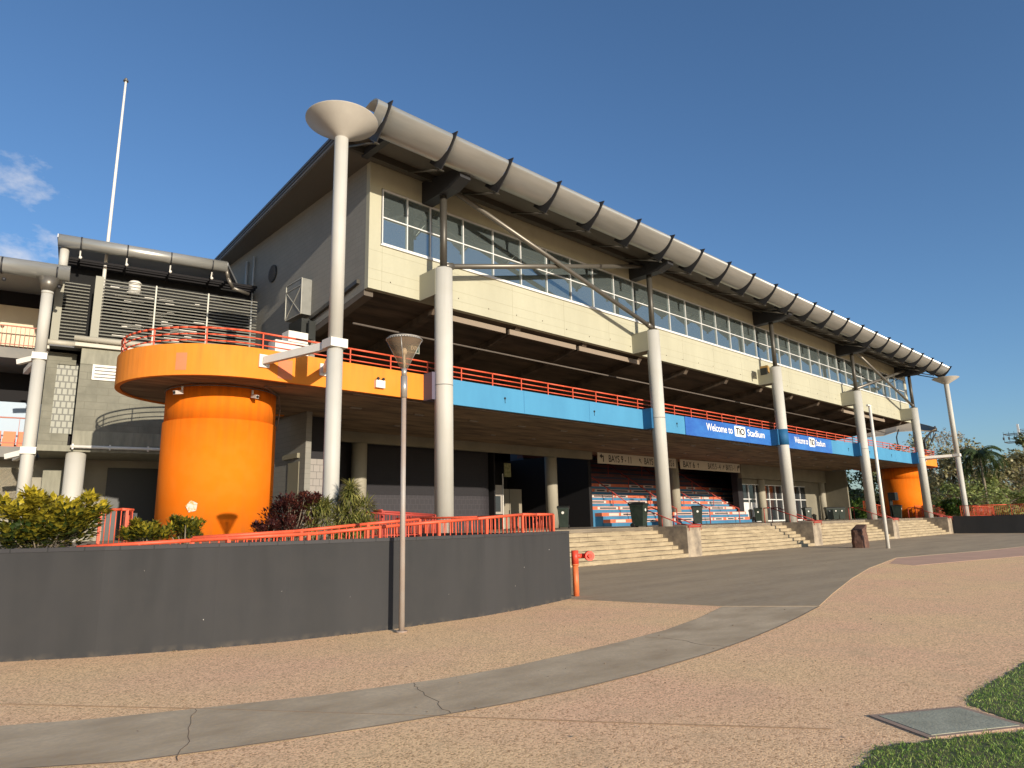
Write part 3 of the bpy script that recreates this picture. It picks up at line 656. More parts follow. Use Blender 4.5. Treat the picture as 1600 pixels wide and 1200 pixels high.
# ---------------------------------------------------------------- orange drums under the balcony ends
def drum(c,label):
    t=Thing('round_stair_tower',label,'stair tower',(c[0],c[1],FL),'orange drums')
    q=MB(); q.tube((c[0],c[1],FL-.1),(c[0],c[1],5.28),1.85,n=72); t.part('drum_base',q,drumo)
    q=MB(); q.tube((c[0],c[1],5.281),(c[0],c[1],6.43),1.81,n=72); t.part('drum_collar',q,drumo)
    return t
td=drum(DL,'bright orange round drum carrying the near curved balcony'); drum(DR,'far orange round drum at the right end, behind the last column')
a=R(228.5); px,py=DL[0]+1.885*cos(a),DL[1]+1.885*sin(a)
q=MB()
pts=[]; 
for k in range(5):
    th=PI/2+2*PI*k/5+.2; rad=.2; pts.append(Vector((px,py,2.43))+Vector((-sin(a),cos(a),0))*rad*cos(th)+Vector((0,0,1))*rad*sin(th))
q.face(pts); o=td.part('sticker',q,mat('sticker_white',(.62,.55,.46),.6,col2=(.85,.35,.12),nscale=9,lo=.5,hi=.55))
def cctv(x,y,z,dx,dy,label):
    t=Thing('security_camera',label,'camera',(x,y,z),'cameras under the orange balcony')
    q=MB(); q.tube((x,y,z+.02),(x,y,z+.2),.035,n=8); t.part('bracket',q,whitep)
    q=MB(); q.bar((x,y,z),(x+dx*.3,y+dy*.3,z-.06),.11,.12); o=t.part('housing',q,mat('cam_grey',(.5,.45,.4),.5)); q=MB(); q.tube((x+dx*.3,y+dy*.3,z-.06),(x+dx*.31,y+dy*.31,z-.062),.05,n=12); t.part('lens',q,blk,o)
cctv(9.1,22.45,6.1,.2,-.9,'small grey security camera on the front of the near orange drum')
cctv(7.05,23.1,6.1,-.9,-.4,'small white security camera at the left of the near orange drum')
# ---------------------------------------------------------------- saucer-topped poles
def saucer(x,y,s,label):
    t=Thing('saucer_light_pole',label,'light pole',(x,y,FL),'white saucer poles')
    q=MB(); q.tube((x,y,G),(x,y,6.9),.235,n=28); q.tube((x,y,6.9),(x,y,13.95),.215,n=28); t.part('pole',q,colp)
    q=MB(); n=48; b=len(q.v); prof=[(.16,13.80),(.24,13.95),(1.14,14.50),(1.14,14.53),(.2,14.42),(.0,14.41)]
    for r_,z_ in prof:
        for k in range(n): q.v.append((x+r_*cos(2*PI*k/n),y+r_*sin(2*PI*k/n),z_))
    for i in range(len(prof)-1):
        for k in range(n):
            j_=(k+1)%n; q.f.append((b+i*n+k,b+i*n+j_,b+(i+1)*n+j_,b+(i+1)*n+k)); q.sm.append(True)
    t.part('saucer',q,mat('saucer_paint',(.40,.37,.315),.6,col2=(.34,.31,.265),nscale=.8))
    for xe in (x-s*.90,x+s*1.22):
        q=MB(); q.bar((x,y-.1,7.08),(xe,20.9,7.0),.16,.24); q.box(xe-.17,xe+.17,20.93,20.995,6.78,7.2); t.part('tie_arm',q,whitep)
    q=MB(); q.box(x-.28,x+.28,y-.26,y+.30,6.95,7.22); t.part('collar',q,whitep)
saucer(9.72,18.0,1,'tall white pole with saucer top in front of the near orange balcony')
saucer(74.7,18.0,-1,'far white pole with saucer top beyond the last column')
# ---------------------------------------------------------------- banners and signs
white=mat('sign_white',(.78,.76,.70),.5); dark=mat('sign_dark',(.03,.028,.03),.6)
def banner(x0,x1,tx,wt,label):
    t=Thing('welcome_banner',label,'banner',((x0+x1)/2,20.96,6.9),'blue banners')
    q=MB(); q.box(x0,x1,20.955,20.985,6.36,7.40); t.part('panel',q,banblue)
    y=20.948; k=wt/7.1
    t.part('lettering',text_mb('Welcome to',tx,y,6.78,.44,3.0*k,bold=.012),white)
    q=MB(); bx0,bx1=tx+3.25*k,tx+4.6*k; z0,z1=6.66,7.32; r_=.09
    pts=[]
    for cxx,czz,a0 in ((bx1-r_,z1-r_,0),(bx0+r_,z1-r_,90),(bx0+r_,z0+r_,180),(bx1-r_,z0+r_,270)):
        for s_ in range(5): pts.append((cxx+r_*cos(R(a0+s_*22.5)),y,czz+r_*sin(R(a0+s_*22.5))))
    q.face(pts); bd=t.part('logo_box',q,white)
    t.part('logo_lettering',text_mb('TiO',bx0+.14*k,y-.02,6.77,.44,(bx1-bx0)-.28*k,bold=.022),dark,bd)
    t.part('lettering',text_mb('Stadium',tx+4.85*k,y,6.78,.44,2.25*k,bold=.012),white)
banner(33.2,CX[2]-.503,35.4,7.1,'blue welcome banner on the balcony left of the striped column')
banner(CX[2]+.503,53.2,46.9,5.1,'shorter blue welcome banner on the balcony right of the striped column')
q=MB(); q.bar((38.5,21.1,6.2),(42.5,21.1,6.2),.03,.03)
for x in (38.5,40.5,42.5): q.bar((x,21.1,6.2),(x,21.1,6.42),.03,.03)
B.part('banner_bracket',q,blk)
def arrow(x,z,ang,y=30.33,s=.22):
    q=MB(); c,s_=cos(R(ang)),sin(R(ang))
    def pt(a,b): return (x+s*(a*c-b*s_),y,z+s*(a*s_+b*c))
    q.face([pt(-1,-.16),pt(.2,-.16),pt(.2,.16),pt(-1,.16)]); q.face([pt(.15,-.6),pt(1,0),pt(.15,.6)]); return q
def hooked(x,z,sgn,y=30.33):
    q=MB(); q.face([(x-.05,y,z-.26),(x+.05,y,z-.26),(x+.05,y,z+.15),(x-.05,y,z+.15)]); q.face([(x+.05,y,z+.08),(x+.05,y,z+.18),(x-.2*sgn,y,z+.18),(x-.2*sgn,y,z+.08)]); q.face([(x-.15*sgn,y,z-.05),(x-.15*sgn,y,z+.30),(x-.42*sgn,y,z+.13)]); return q
sgb=mat('sign_board_cream',(.55,.50,.40),.6)
def baysign(x0,x1,items,label,zt,zb):
    t=Thing('bay_sign',label,'sign',((x0+x1)/2,30.36,6.2),'signs over the terrace opening')
    q=MB(); q.box(x0,x1,30.34,30.39,zb,zt); t.part('board',q,sgb)
    for kind,x,w_ in items:
        zc=(zt+zb)/2
        if kind=='L': t.part('arrow',hooked(x,zc,1),dark)
        elif kind=='R': t.part('arrow',hooked(x,zc,-1),dark)
        elif kind in ('UL','UR','U'): t.part('arrow',arrow(x,zc,{'UL':125,'UR':55,'U':90}[kind]),dark)
        else: t.part('lettering',text_mb(kind,x,30.33,zc-.25,.50,w_,bold=.012),dark)
baysign(36.7,46.3,[('L',37.3,0),('BAYS 9 - 11',37.9,2.6),('UL',41.6,0),('BAYS 7 - 8',42.1,2.2),('BAYS 6',44.9,1.1)],'long cream directional sign for bays 9 to 6, left of the middle inner column',6.42,5.66)
baysign(46.9,56.3,[('BAY 6',47.3,1.7),('U',49.5,0),('BAYS 5 - 4',51.0,2.0),('UR',53.5,0),('BAYS 3 - 1',53.9,1.55),('R',55.85,0)],'long cream directional sign for bays 6 to 1, right of the middle inner column',6.42,5.66)
# exit sign hanging under the upper soffit
t=Thing('exit_sign','dark green hanging exit sign under the upper floor beside the near column','sign',(16.85,26,10.0))
q=MB(); q.box(16.35,17.15,24.1,24.3,9.15,9.6); t.part('case',q,mat('exit_case',(.25,.25,.2),.5)); q=MB(); q.box(16.41,17.09,24.08,24.098,9.2,9.55); t.part('face',q,mat('exit_face',(.02,.05,.035),.5))
t.part('lettering',text_mb('EXIT',16.68,24.07,9.29,.17,.34,bold=.01),white); q=MB(); q.tube((16.75,24.2,9.6),(16.75,24.2,10.1),.03,n=8); t.part('drop_rod',q,blk)
# floodlights
q=MB(); q.box(12.95,13.33,20.86,20.995,6.62,6.9); o=Thing('wall_floodlight','small cream twin floodlight on the orange balcony band','light',(13.14,20.93,6.7)); o.part('case',q,whitep)
q=MB(); q.ball((13.03,20.86,6.95),.06,8); q.ball((13.25,20.86,6.95),.06,8); o.part('lamp_head',q,blk)
x=CX[2]-.5
t=Thing('speaker','yellow brown floodlight box on the upper bracket of the third column','floodlight',(x-.35,20.7,11.4))
q=MB(); q.prism([(x-.75,20.3),(x-.12,20.5),(x-.12,20.85),(x-.75,20.85)],11.2,11.62); t.part('body',q,mat('amber_box',(.38,.22,.06),.5)); q=MB(); q.box(x-.85,x-.76,20.35,20.8,11.0,11.45); t.part('mount',q,blk)
# white plant boxes on the balcony beside the side wall
t=Thing('balcony_cabinet','white box cabinet standing on the near balcony against the side wall','cabinet',(11.8,25,6.75))
q=MB(); q.box(10.9,12.3,24.95,25.6,6.76,8.95); t.part('body',q,whitep); q=MB(); q.box(11.40,12.23,24.9,25.5,8.96,9.40); t.part('upper_box',q,whitep)
# ---------------------------------------------------------------- terrace seating seen through the opening
TS=Thing('seating_terrace','stepped blue and orange seating terrace rising behind the signed opening','seating',(49,36,FL))
tb=mat('terrace_blue',(.05,.19,.32),.7,col2=(.035,.14,.25),nscale=1); to=mat('terrace_orange',(.60,.16,.08),.7,col2=(.45,.11,.05),nscale=2); tw_=mat('terrace_white',(.52,.46,.40),.6); tk=mat('terrace_dark',(.05,.04,.045),.7)
tb2=mat('terrace_blue_shaded',(.03,.04,.07),.7); to2=mat('terrace_orange_shaded',(.12,.035,.035),.7)  # darker copies put the shade of the upper rows into their colour
XE=[56.2,57.0,58.0,58.9,59.8,60.6,61.3,62.0,62.6,63.2,63.8,64.4,65]
for i in range(13):
    Y=29.6+.72*i; z=FL+.46*i; x1=XE[i]; x0=36.95 if i<2 else 36.5; up=i>6
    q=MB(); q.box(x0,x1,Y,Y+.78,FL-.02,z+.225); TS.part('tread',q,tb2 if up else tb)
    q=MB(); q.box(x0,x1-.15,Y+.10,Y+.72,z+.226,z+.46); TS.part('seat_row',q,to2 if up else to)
    x=x0+.4+random.uniform(0,.5); k=0
    while x<x1-1.8:
        w_=random.choice((1.1,1.4,2.3,2.6)); q=MB(); q.box(x,min(x+w_,x1-.3),Y+.09,Y+.098,z+.25,z+.435); pa=TS.part('advert_panel',q,to2 if up else tw_)
        if w_>1.3 and x+w_<x1-.3:
            q=MB(); q.box(x+.25,x+w_-.25,Y+.078,Y+.088,z+.29,z+.39); TS.part('advert_lettering',q,tk,pa)
        x+=w_+random.choice((.25,.5,1.2,2.4))
q=MB(); q.box(36.4,70,43,43.2,FL,13); q.box(36.4,70,32,44,12.8,13); TS.part('back_wall',q,darkin)
q=MB(); q.box(36.8,41.5,42.7,42.8,8.1,8.5); TS.part('light_strip',q,mat('pale_strip',(.8,.75,.68),.5))
q=MB(); q.box(36.8,46.5,42.6,42.7,6.35,6.6); TS.part('light_strip',q,mat('pale_strip',(.8,.75,.68),.5))
for hx in (39.6,44.2,48.8,53.4):
    q=MB(); q.path([(hx,29.2,FL),(hx,29.2,FL+1.15),(hx,30.2,FL+1.6),(hx,37.0,FL+5.9)],.04,8)
    for k in range(3): q.tube((hx,31.5+k*2.0,FL+1.2+k*1.2),(hx,31.5+k*2.0,FL+2.4+k*1.25),.03,n=6)
    TS.part('aisle_rail',q,raild)
# ---------------------------------------------------------------- wheelie bins
def make_bin(loc,label):
    t=Thing('wheelie_bin',label,'bin',(0,0,0),'wheelie bins on the concourse')
    q=MB(); b=0; lo=(.24,.28); hi=(.31,.38)
    q.v+=[(-lo[0],-lo[1],.06),(lo[0],-lo[1],.06),(lo[0],lo[1],.06),(-lo[0],lo[1],.06),(-hi[0],-hi[1],1.12),(hi[0],-hi[1],1.12),(hi[0],hi[1],1.12),(-hi[0],hi[1],1.12)]
    for f_ in ((0,3,2,1),(4,5,6,7),(0,1,5,4),(1,2,6,5),(2,3,7,6),(3,0,4,7)): q.f.append(f_); q.sm.append(False)
    q.box(-.33,.33,-.40,.40,1.06,1.12); t.part('body',q,binm)
    q=MB(); q.prismx([(-.43,1.125),(-.41,1.19),(0,1.25),(.40,1.2),(.46,1.13)],-.345,.345); q.tube((-.3,.46,1.13),(.3,.46,1.13),.025,n=8); t.part('lid',q,blk)
    for s in (-.27,.27):
        q=MB(); q.tube((s-.03,.28,.11),(s+.03,.28,.11),.11,n=16); t.part('wheel',q,blk)
    q=MB(); q.tube((-.02,-.365,.86),(-.02,-.38,.86),.075,n=16); t.part('badge',q,whitep)
    t.e.location=loc; t.e.rotation_euler=(0,0,R(-50)); return t.e
b0=make_bin((28.8,26.5,FL),'dark wheelie bin standing beside the second inner column')
for loc,lb,rz in (((28.9,21.35,FL),'large dark wheelie bin left of the second tall column, at the top of the steps',R(12)),
    ((41.5,25.8,FL),'wheelie bin just right of the second tall column, before the seating',R(-50)),
    ((58.6,30.2,FL),'wheelie bin beside the right edge of the seating terrace opening',R(-60)),
    ((66.6,29.3,FL),'black wheelie bin in front of the glazed entry, right of the third tall column',R(-40)),
    ((69.7,28.5,FL),'left of the three bins beside the last inner column',R(-50)),((70.7,28.3,FL),'middle of the three bins beside the last inner column',R(-50)),((71.7,28.1,FL),'right of the three bins beside the last inner column',R(-50)),
    ((68.9,22.0,FL),'dark wheelie bin with a hood in front of the far orange drum',R(10))): dup(b0,loc,lb,rz)
t=Thing('bin_hood','black bin hood on a post in front of the far orange drum','bin hood',(68.9,22.35,FL)); q=MB(); q.box(68.55,69.25,22.4,22.5,FL,FL+2.3); t.part('post',q,blk); q=MB(); q.box(68.5,69.3,21.9,22.5,FL+1.65,FL+2.35); t.part('hood',q,blk)
# ---------------------------------------------------------------- fences on the ramps
def fence(pts,label,mat_,group='red ramp fences',post_every=9,gap=.14,base=None,loc=None):
    """pts: (x,y,ztop,zbottom) ; rail, lower rail, balusters, posts"""
    t=Thing('ramp_fence',label,'fence',(pts[0][0],pts[0][1],pts[0][3]),group)
    q=MB(); q.path([(p_[0],p_[1],p_[2]) for p_ in pts],.032,10); t.part('top_rail',q,mat_)
    q=MB(); q.path([(p_[0],p_[1],p_[3]+.06) for p_ in pts],.018,6); t.part('bottom_rail',q,mat_)
    k=0; nb=0; bal=MB(); 
    for a,b in zip(pts,pts[1:]):
        d=math.dist(a[:2],b[:2]); n=max(1,int(d/gap))
        for i in range(n):
            s=i/n; P_=[a[j]+(b[j]-a[j])*s for j in range(4)]
            if k%post_every==0:
                pm=MB(); pm.bar((P_[0],P_[1],P_[3]),(P_[0],P_[1],P_[2]),.055,.055); t.part('post',pm,mat_)
            else:
                bm_=MB(); bm_.tube((P_[0],P_[1],P_[3]+.06),(P_[0],P_[1],P_[2]),.011,n=6)
                if nb<99: t.part('baluster',bm_,mat_); nb+=1
                else: bal.f+=[tuple(v+len(bal.v) for v in f_) for f_ in bm_.f]; bal.v+=bm_.v; bal.sm+=bm_.sm
            k+=1
    if bal.f: t.part('baluster_row',bal,mat_)['kind']='stuff'
    b=pts[-1]; pm=MB(); pm.bar((b[0],b[1],b[3]),(b[0],b[1],b[2]),.055,.055); t.part('post',pm,mat_)
fz=.9
fence([(12.28,11.65,1.86,1.30),(11.5,11.45,1.86,1.30),(10.9,11.3,1.86,1.30),(9.3,10.98,1.78,1.25),(7.54,10.92,1.69,1.15),(5.76,11.1,1.57,1.05),(3.87,11.7,1.51,1.0),(2.46,12.5,1.45,.95)],'long bright red fence sloping down along the top of the curved charcoal wall',railr)
fence([(8.7,12.2,1.80,1.30),(7.4,12.15,1.72,1.2),(5.9,12.3,1.61,1.1),(4.3,12.9,1.54,1.0)],'second red handrail running just behind the long fence on the ramp',railr)
fence([(14.2,19.0,2.02,1.35),(11.3,18.2,2.14,1.35),(11.2,17.6,2.14,1.35)],'dark red fence in shade behind the first tall column foot',raild)
fence([(12.9,17.4,1.95,1.35),(11.4,17.0,2.0,1.35),(10.5,17.9,2.1,1.35)],'dark red fence between the striped shrub and the first tall column',raild)
fence([(3.72,17.0,2.14,1.35),(4.15,17.1,2.17,1.35),(4.4,17.2,2.16,1.35),(4.5,18.2,2.1,1.35)],'short red gate-like fence between the yellow shrub and the drum',railr,gap=.09,post_every=5)
fence([(12.28,11.75,1.86,1.30),(12.3,14.5,1.86,1.30),(12.3,18.5,1.9,1.3)],'red fence running back from the charcoal wall corner',railr)
fence([(73.0,18.0,2.35,1.35),(73.2,14.5,2.35,1.35),(73.2,11.9,2.35,1.35)],'far red fence on the charcoal wall right of the last steps',railr)
fence([(75.5,22.5,2.5,1.35),(84,20.5,2.5,1.35),(92,19.5,2.3,1.35)],'far red fence beyond the saucer pole, on the right',railr)
fence([(76.2,27.5,3.2,2.2),(77.6,25.5,2.4,1.4)],'short sloping red fence under the far balcony',railr)
# ---------------------------------------------------------------- standpipe, lamp, thin pole, rock
t=Thing('fire_standpipe','red fire standpipe with round outlet at the end of the charcoal wall','standpipe',(12.89,11.53,G))
q=MB(); q.tube((12.89,11.53,G),(12.89,11.53,.62),.072,n=18); q.tube((12.89,11.53,.62),(12.89,11.53,.66),.09,n=18); t.part('pipe',q,mat('pipe_orange',(.75,.17,.05),.5,col2=(.6,.14,.05),nscale=4))
q=MB(); q.tube((12.89,11.53,.66),(12.89,11.53,.98),.088,n=18); q.path([(12.89,11.53,.84),(13.14,11.50,.84),(13.17,11.40,.84)],.06,14); t.part('valve_body',q,mat('pipe_red',(.62,.06,.03),.45))
q=MB(); q.tube((13.20,11.36,.84),(13.13,11.25,.84),.115,n=22); q.tube((13.13,11.25,.84),(13.10,11.21,.84),.05,n=10); t.part('outlet_cap',q,mat('cap_red',(.80,.05,.02),.4))
t=Thing('lamp_post','tall thin lamp post with clear cone lantern in front of the charcoal wall','lamp post',(6.91,10.19,G))
q=MB(); q.tube((6.91,10.19,G),(6.91,10.19,3.95),.05,.044,n=18); q.tube((6.91,10.19,G),(6.91,10.19,G+.03),.10,n=18); t.part('post',q,postg)
q=MB(); q.tube((6.91,10.19,3.95),(6.91,10.19,4.35),.062,n=18); q.tube((6.91,10.19,4.35),(6.91,10.19,4.5),.05,n=18); t.part('sleeve',q,mat('galv_sleeve',(.40,.37,.33),.35,metal=.5))
lx,ly=6.91,10.19
gm=bpy.data.materials.new('lantern_glass'); gm.use_nodes=True; n_=gm.node_tree.nodes; l_=gm.node_tree.links
tr=n_.new('ShaderNodeBsdfTransparent'); tr.inputs[0].default_value=(.72,.62,.5,1); gl=n_.new('ShaderNodeBsdfPrincipled'); gl.inputs['Base Color'].default_value=(.42,.33,.24,1); gl.inputs['Roughness'].default_value=.25; ms=n_.new('ShaderNodeMixShader'); ms.inputs[0].default_value=.28
l_.new(tr.outputs[0],ms.inputs[1]); l_.new(gl.outputs[0],ms.inputs[2]); l_.new(ms.outputs[0],n_['Material Output'].inputs['Surface'])
q=MB(); q.tube((lx,ly,4.5),(lx,ly,5.02),.06,.325,n=40,cap=False); t.part('lantern',q,gm)
q=MB()
for k in range(40):
    a,b=2*PI*k/40,2*PI*(k+1)/40; q.tube((lx+.328*cos(a),ly+.328*sin(a),5.03),(lx+.328*cos(b),ly+.328*sin(b),5.03),.013,n=6)
for k in range(4):
    a=PI/4+k*PI/2; q.tube((lx+.062*cos(a),ly+.062*sin(a),4.5),(lx+.33*cos(a),ly+.33*sin(a),5.03),.007,n=6)
t.part('rim',q,mat('rim_grey',(.30,.29,.27),.35,metal=.4))
q=MB(); q.tube((lx,ly,5.045),(lx,ly,5.075),.335,.30,n=36); t.part('cover',q,mat('cover_grey',(.35,.32,.27),.4))
q=MB(); q.ball((lx,ly,4.82),.055,12,1.3); q.tube((lx,ly,4.5),(lx,ly,4.76),.022,n=8); t.part('bulb',q,mat('bulb_white',(.8,.78,.7),.3))
t=Thing('thin_pole','slim white pole standing on the plaza before the far steps','pole',(40.83,13.74,G))
q=MB(); q.tube((40.83,13.74,G),(40.83,13.74,7.72),.10,.075,n=16); t.part('shaft',q,whitep); q=MB(); q.box(40.45,40.93,13.68,13.8,7.72,7.80); t.part('head',q,whitep)
def rock():
    q=MB(); nx,nz=10,12; random.seed(3)
    base=[(-.48,-.30),(.30,-.36),(.50,-.05),(.44,.30),(-.30,.36),(-.52,.1)]
    rings=[]; H=[0,.18,.4,.65,.85,1.02,1.15,1.22]
    for h in H:
        s=1.0-.10*h; ring=[]
        for i,(a,b) in enumerate(base):
            zz=h*(1.06 if a>0 else .80); ring.append((41.33+(a*s)+random.uniform(-.03,.03)+.05*h,15.35+b*s+random.uniform(-.03,.03),G+zz))
        rings.append(ring)
    for r_ in rings: q.v+=r_
    n=6
    for i in range(len(H)-1):
        for k in range(n): j_=(k+1)%n; q.f.append((i*n+k,i*n+j_,(i+1)*n+j_,(i+1)*n+k)); q.sm.append(False)
    q.f.append(tuple(range((len(H)-1)*n,len(H)*n))); q.sm.append(False); return q
t=Thing('standing_rock','upright red brown rock on the plaza beside the thin white pole','rock',(41.33,15.35,G)); t.part('stone',rock(),rockm)
random.seed(11)
# ---------------------------------------------------------------- left wing (rotated frame)
HD=R(100.9); U=Vector((sin(HD),cos(HD),0)); NN=Vector((-U.y,U.x,0)); O=Vector((12.6,30.9,0))
def W(p): v=O+U*p[0]+NN*p[1]; return (v.x,v.y,p[2])
wl=W((-4,1,G))
WG=Thing('wing_building','olive grey block wing with louvre screen and rolled metal eave left of the grandstand','building',wl,xf=W)
q=MB(); q.box(-6.95,-.05,0,.3,5.2,5.8); wb=WG.part('base_band',q,wingsm)
q=MB(); q.box(-6.95,-.05,0.004,.3,5.803,8.6); WG.part('block_wall',q,wingblk)
q=MB(); q.box(-6.95,-.05,-.015,.3,8.603,9.28); WG.part('top_band',q,wingsm)
q=MB(); 
for k in range(9): q.box(-6.95+k*.72,-6.94+k*.72,-.004,0,5.2,5.8)
WG.part('band_joint',q,sidep)
q=MB(); q.box(-6.95,-6.65,.3,4,5.2,9.28); WG.part('end_wall',q,wingblk)
q=MB(); q.box(-8.16,-7.12,1.2,1.5,5.2,5.8); q.box(-8.16,-7.78,1.2,1.5,5.8,8.75); q.box(-8.16,-7.12,1.19,1.5,8.75,9.25); WG.part('step_wall',q,wingblk)
q=MB(); q.box(-7.78,-7.0,1.26,1.5,5.8,8.75); WG.part('glass_brick_panel',q,glassb)
q=MB(); q.box(-7.16,-6.64,1.52,1.6,5.2,9.6); WG.part('recess',q,darkin)
q=MB(); q.box(-8.1,0,.1,4,4.95,5.19); WG.part('floor_slab',q,wingsm)
q=MB(); q.tube((-6.98,-.12,5.13),(-.1,-.12,5.13),.065,n=10); q.tube((-8.6,1.05,5.13),(-7.0,1.05,5.13),.06,n=10)
for u in (-6.9,-5.6,-4.2,-2.8,-1.4): q.box(u-.03,u+.03,-.17,0,5.02,5.24)
WG.part('gutter_pipe',q,whitep)
q=MB(); q.tube((-7.25,-.28,9.60),(-.1,-.28,9.56),.12,n=14); q.tube((-8.55,.8,9.58),(-7.1,.8,9.56),.12,n=14); q.box(-7.2,-.1,-.2,.3,9.3,9.48); q.box(-8.5,-7.0,.85,1.4,9.3,9.48); WG.part('gutter',q,mat('gutter_beige',(.42,.39,.31),.5))
q=MB(); q.box(-6.5,-5.1,-.06,.0,7.95,8.6); wv=WG.part('wall_vent',q,whitep); q=MB()
for k in range(4): q.box(-6.42,-5.18,-.066,-.061,8.04+k*.14,8.09+k*.14)
WG.part('vent_slot',q,blk,wv)
# louvre screens
def screen(u0,u1,off,z0,z1,posts,first):
    q=MB(); q.box(u0-.3,u0,off-.1,off+.1,z0-.1,z1+.05); WG.part('screen_post',q,slatd)
    n=19
    for k in range(n):
        z=z0+.07+(z1-z0-.12)*k/(n-1); q=MB(); q.obox(((u0+u1)/2,off,z),(1,0,0),(0,.9,.5),(0,-.5,.9),(u1-u0)/2,.055,.012); WG.part('screen_slat',q,slatm)
    for u in posts: q=MB(); q.box(u-.03,u+.03,off-.075,off-.02,z0,z1); WG.part('screen_mullion',q,slatm)
screen(-6.42,-.08,0.02,9.72,12.42,(-4.4,-2.25),0); screen(-7.85,-6.9,1.2,9.72,12.45,(),1)
q=MB()
for k in range(46):
    u=random.uniform(-6.3,-2.6); z=random.uniform(9.9,12.3); q.box(u,u+random.uniform(.2,.8),.35,.37,z,z+.03)
WG.part('bright_gap',q,whitep)
q=MB(); q.box(-8.0,-.05,1.5,1.6,9.3,13.6); WG.part('screen_backing',q,mat('void_black',(.006,.006,.006),.9))
q=MB(); q.box(-8.1,-.05,.25,1.45,9.3,9.36); WG.part('roof_deck',q,finm)
q=MB()
for k in range(3): q.box(-8.0,-.05,.4+k*.36,.48+k*.36,13.2,13.3)
for u in (-7.4,-5.65,-3.92,-2.18): q.bar((u,.1,13.45),(u,1.4,13.2),.06,.12)
WG.part('roof_rafter',q,darkin)
q=MB(); q.tube((-7.95,.25,12.5),(-7.95,.25,13.6),.17,n=16); WG.part('screen_column',q,colp)
q=MB(); q.tube((-8.2,0,13.82),(-1.55,0,13.86),.27,n=26); WG.part('eave_roll',q,steel)
q=MB(); q.prism([(-8.25,.0),(-1.5,0.0),(-.1,4),(-8.25,4)],13.95,14.1); WG.part('wing_roof',q,roofm)
q=MB()
for u in (-7.38,-5.65,-3.92,-2.18): q.tube((u-.025,0,13.83),(u+.025,0,13.83),.285,n=26)
WG.part('roll_strap',q,finm)
for u in (-7.38,-5.65,-3.92,-2.18):
    q=MB(); q.bar((u,.0,13.5),(u,.12,13.28),.05,.05); q.ball((u+.02,.05,13.22),.07,8); WG.part('strap_light',q,whitep)
q=MB(); q.path([(-1.6,0,13.9),(-1.45,-.02,13.3),(-1.2,.2,12.95),(-.4,.6,12.9)],.09,10); WG.part('downpipe',q,mids)
q=MB(); q.tube((-5.2,1.2,12.3),(-5.2,1.2,12.75),.25,n=20); q.tube((-5.2,1.2,12.75),(-5.2,1.2,12.88),.31,.2,n=20); WG.part('roof_ventilator',q,whitep)
for u,o_ in ((-6.76,.5),(-2.2,.5)):
    q=MB(); q.tube((u,o_,G),(u,o_,4.95),.36,n=28); WG.part('ground_column',q,colp)
q=MB(); q.box(-13,-3.0,3.6,3.9,G,5.0); q.box(-2.6,-.1,3.6,3.9,G,5); q.box(-3.0,-2.6,3.6,3.9,4.6,5); WG.part('recessed_wall',q,mat('olive_recess',(.30,.28,.22),.85,col2=(.24,.22,.17),nscale=.8))
q=MB(); q.box(-5.5,-3.3,3.5,3.598,G,4.6); dd=WG.part('entrance_door',q,blk); q=MB(); q.box(-4.65,-4.15,3.46,3.498,2.2,2.55); WG.part('door_notice',q,white,dd)
q=MB(); q.box(-7.9,-7.0,2.6,3.6,3.3,4.4); WG.part('window_hood',q,wingsm)
# far-left stand
FS=Thing('side_stand','far left stand with cream upper wall, pink rails and rolled eave','building',W((-10,2,G)),xf=W)
q=MB(); q.box(-18,-8.75,3,3.3,9.75,11.55); FS.part('upper_panel',q,mat('pale_cream',(.66,.58,.42),.8,col2=(.58,.5,.36),nscale=.8))
q=MB(); q.box(-18,-8.2,2.2,6,9.05,9.5); q.box(-18,-8.2,2.2,6,4.85,5.3); FS.part('floor_slab',q,sidep)
q=MB(); q.box(-18,-8.6,3.6,3.8,2.5,4.5); q.box(-18,-8.2,3.9,4.1,G,2.4); FS.part('lower_panel',q,mat('pale_cream',(.66,.58,.42),.8))
q=MB(); q.box(-18,-8.3,5.6,5.8,G,13); q.box(-18,-8.3,3.0,5.6,11.6,12.6); FS.part('void',q,darkin)
q=MB(); q.box(-18,-8.25,4.4,4.5,5.6,7.5); FS.part('glazing',q,glass_mat('blue_glazing',(.22,.30,.38),.0,.5))
for zt,zb in ((10.45,9.5),(6.5,5.3)):
    q=MB(); q.tube((-18,2.25,zt),(-8.3,2.25,zt),.03,n=8); q.tube((-18,2.25,zb+.15),(-8.3,2.25,zb+.15),.02,n=8)
    for u in np.arange(-17.9,-8.3,.16 if zt>9 else .9): q.tube((u,2.25,zb),(u,2.25,zt),.010,n=5)
    FS.part('stand_rail',q,mat('pink_rail',(.55,.22,.16),.6))
for k in range(6):
    q=MB(); u=-11.6+k*.52; q.box(u,u+.44,3.4,3.7,5.3,5.75); q.box(u,u+.44,3.7,3.78,5.75,6.1); FS.part('stand_seat',q,mat('seat_orange',(.85,.14,.03),.5))
q=MB(); q.tube((-18,-1,12.0),(-7.62,-1,12.06),.33,n=26); FS.part('eave_roll',q,steel)
q=MB()
for u in (-9.85,-8.05,-11.6): q.tube((u-.03,-1,12.03),(u+.03,-1,12.03),.345,n=26); q.ball((u+.1,-.9,11.5),.08,8)
FS.part('roll_strap',q,finm)
q=MB(); q.prism([(-18,-.9),(-7.9,-.9),(-7.9,6),(-18,6)],12.2,12.35); FS.part('stand_roof',q,roofm)
q=MB(); q.tube((-8.3,-1,G),(-8.3,-1,8.6),.22,n=24); q.tube((-8.3,-1,8.6),(-8.3,-1,11.1),.20,n=24); q.tube((-8.3,-1,11.1),(-8.3,-1,11.2),.21,n=24); FS.part('stand_column',q,colp)
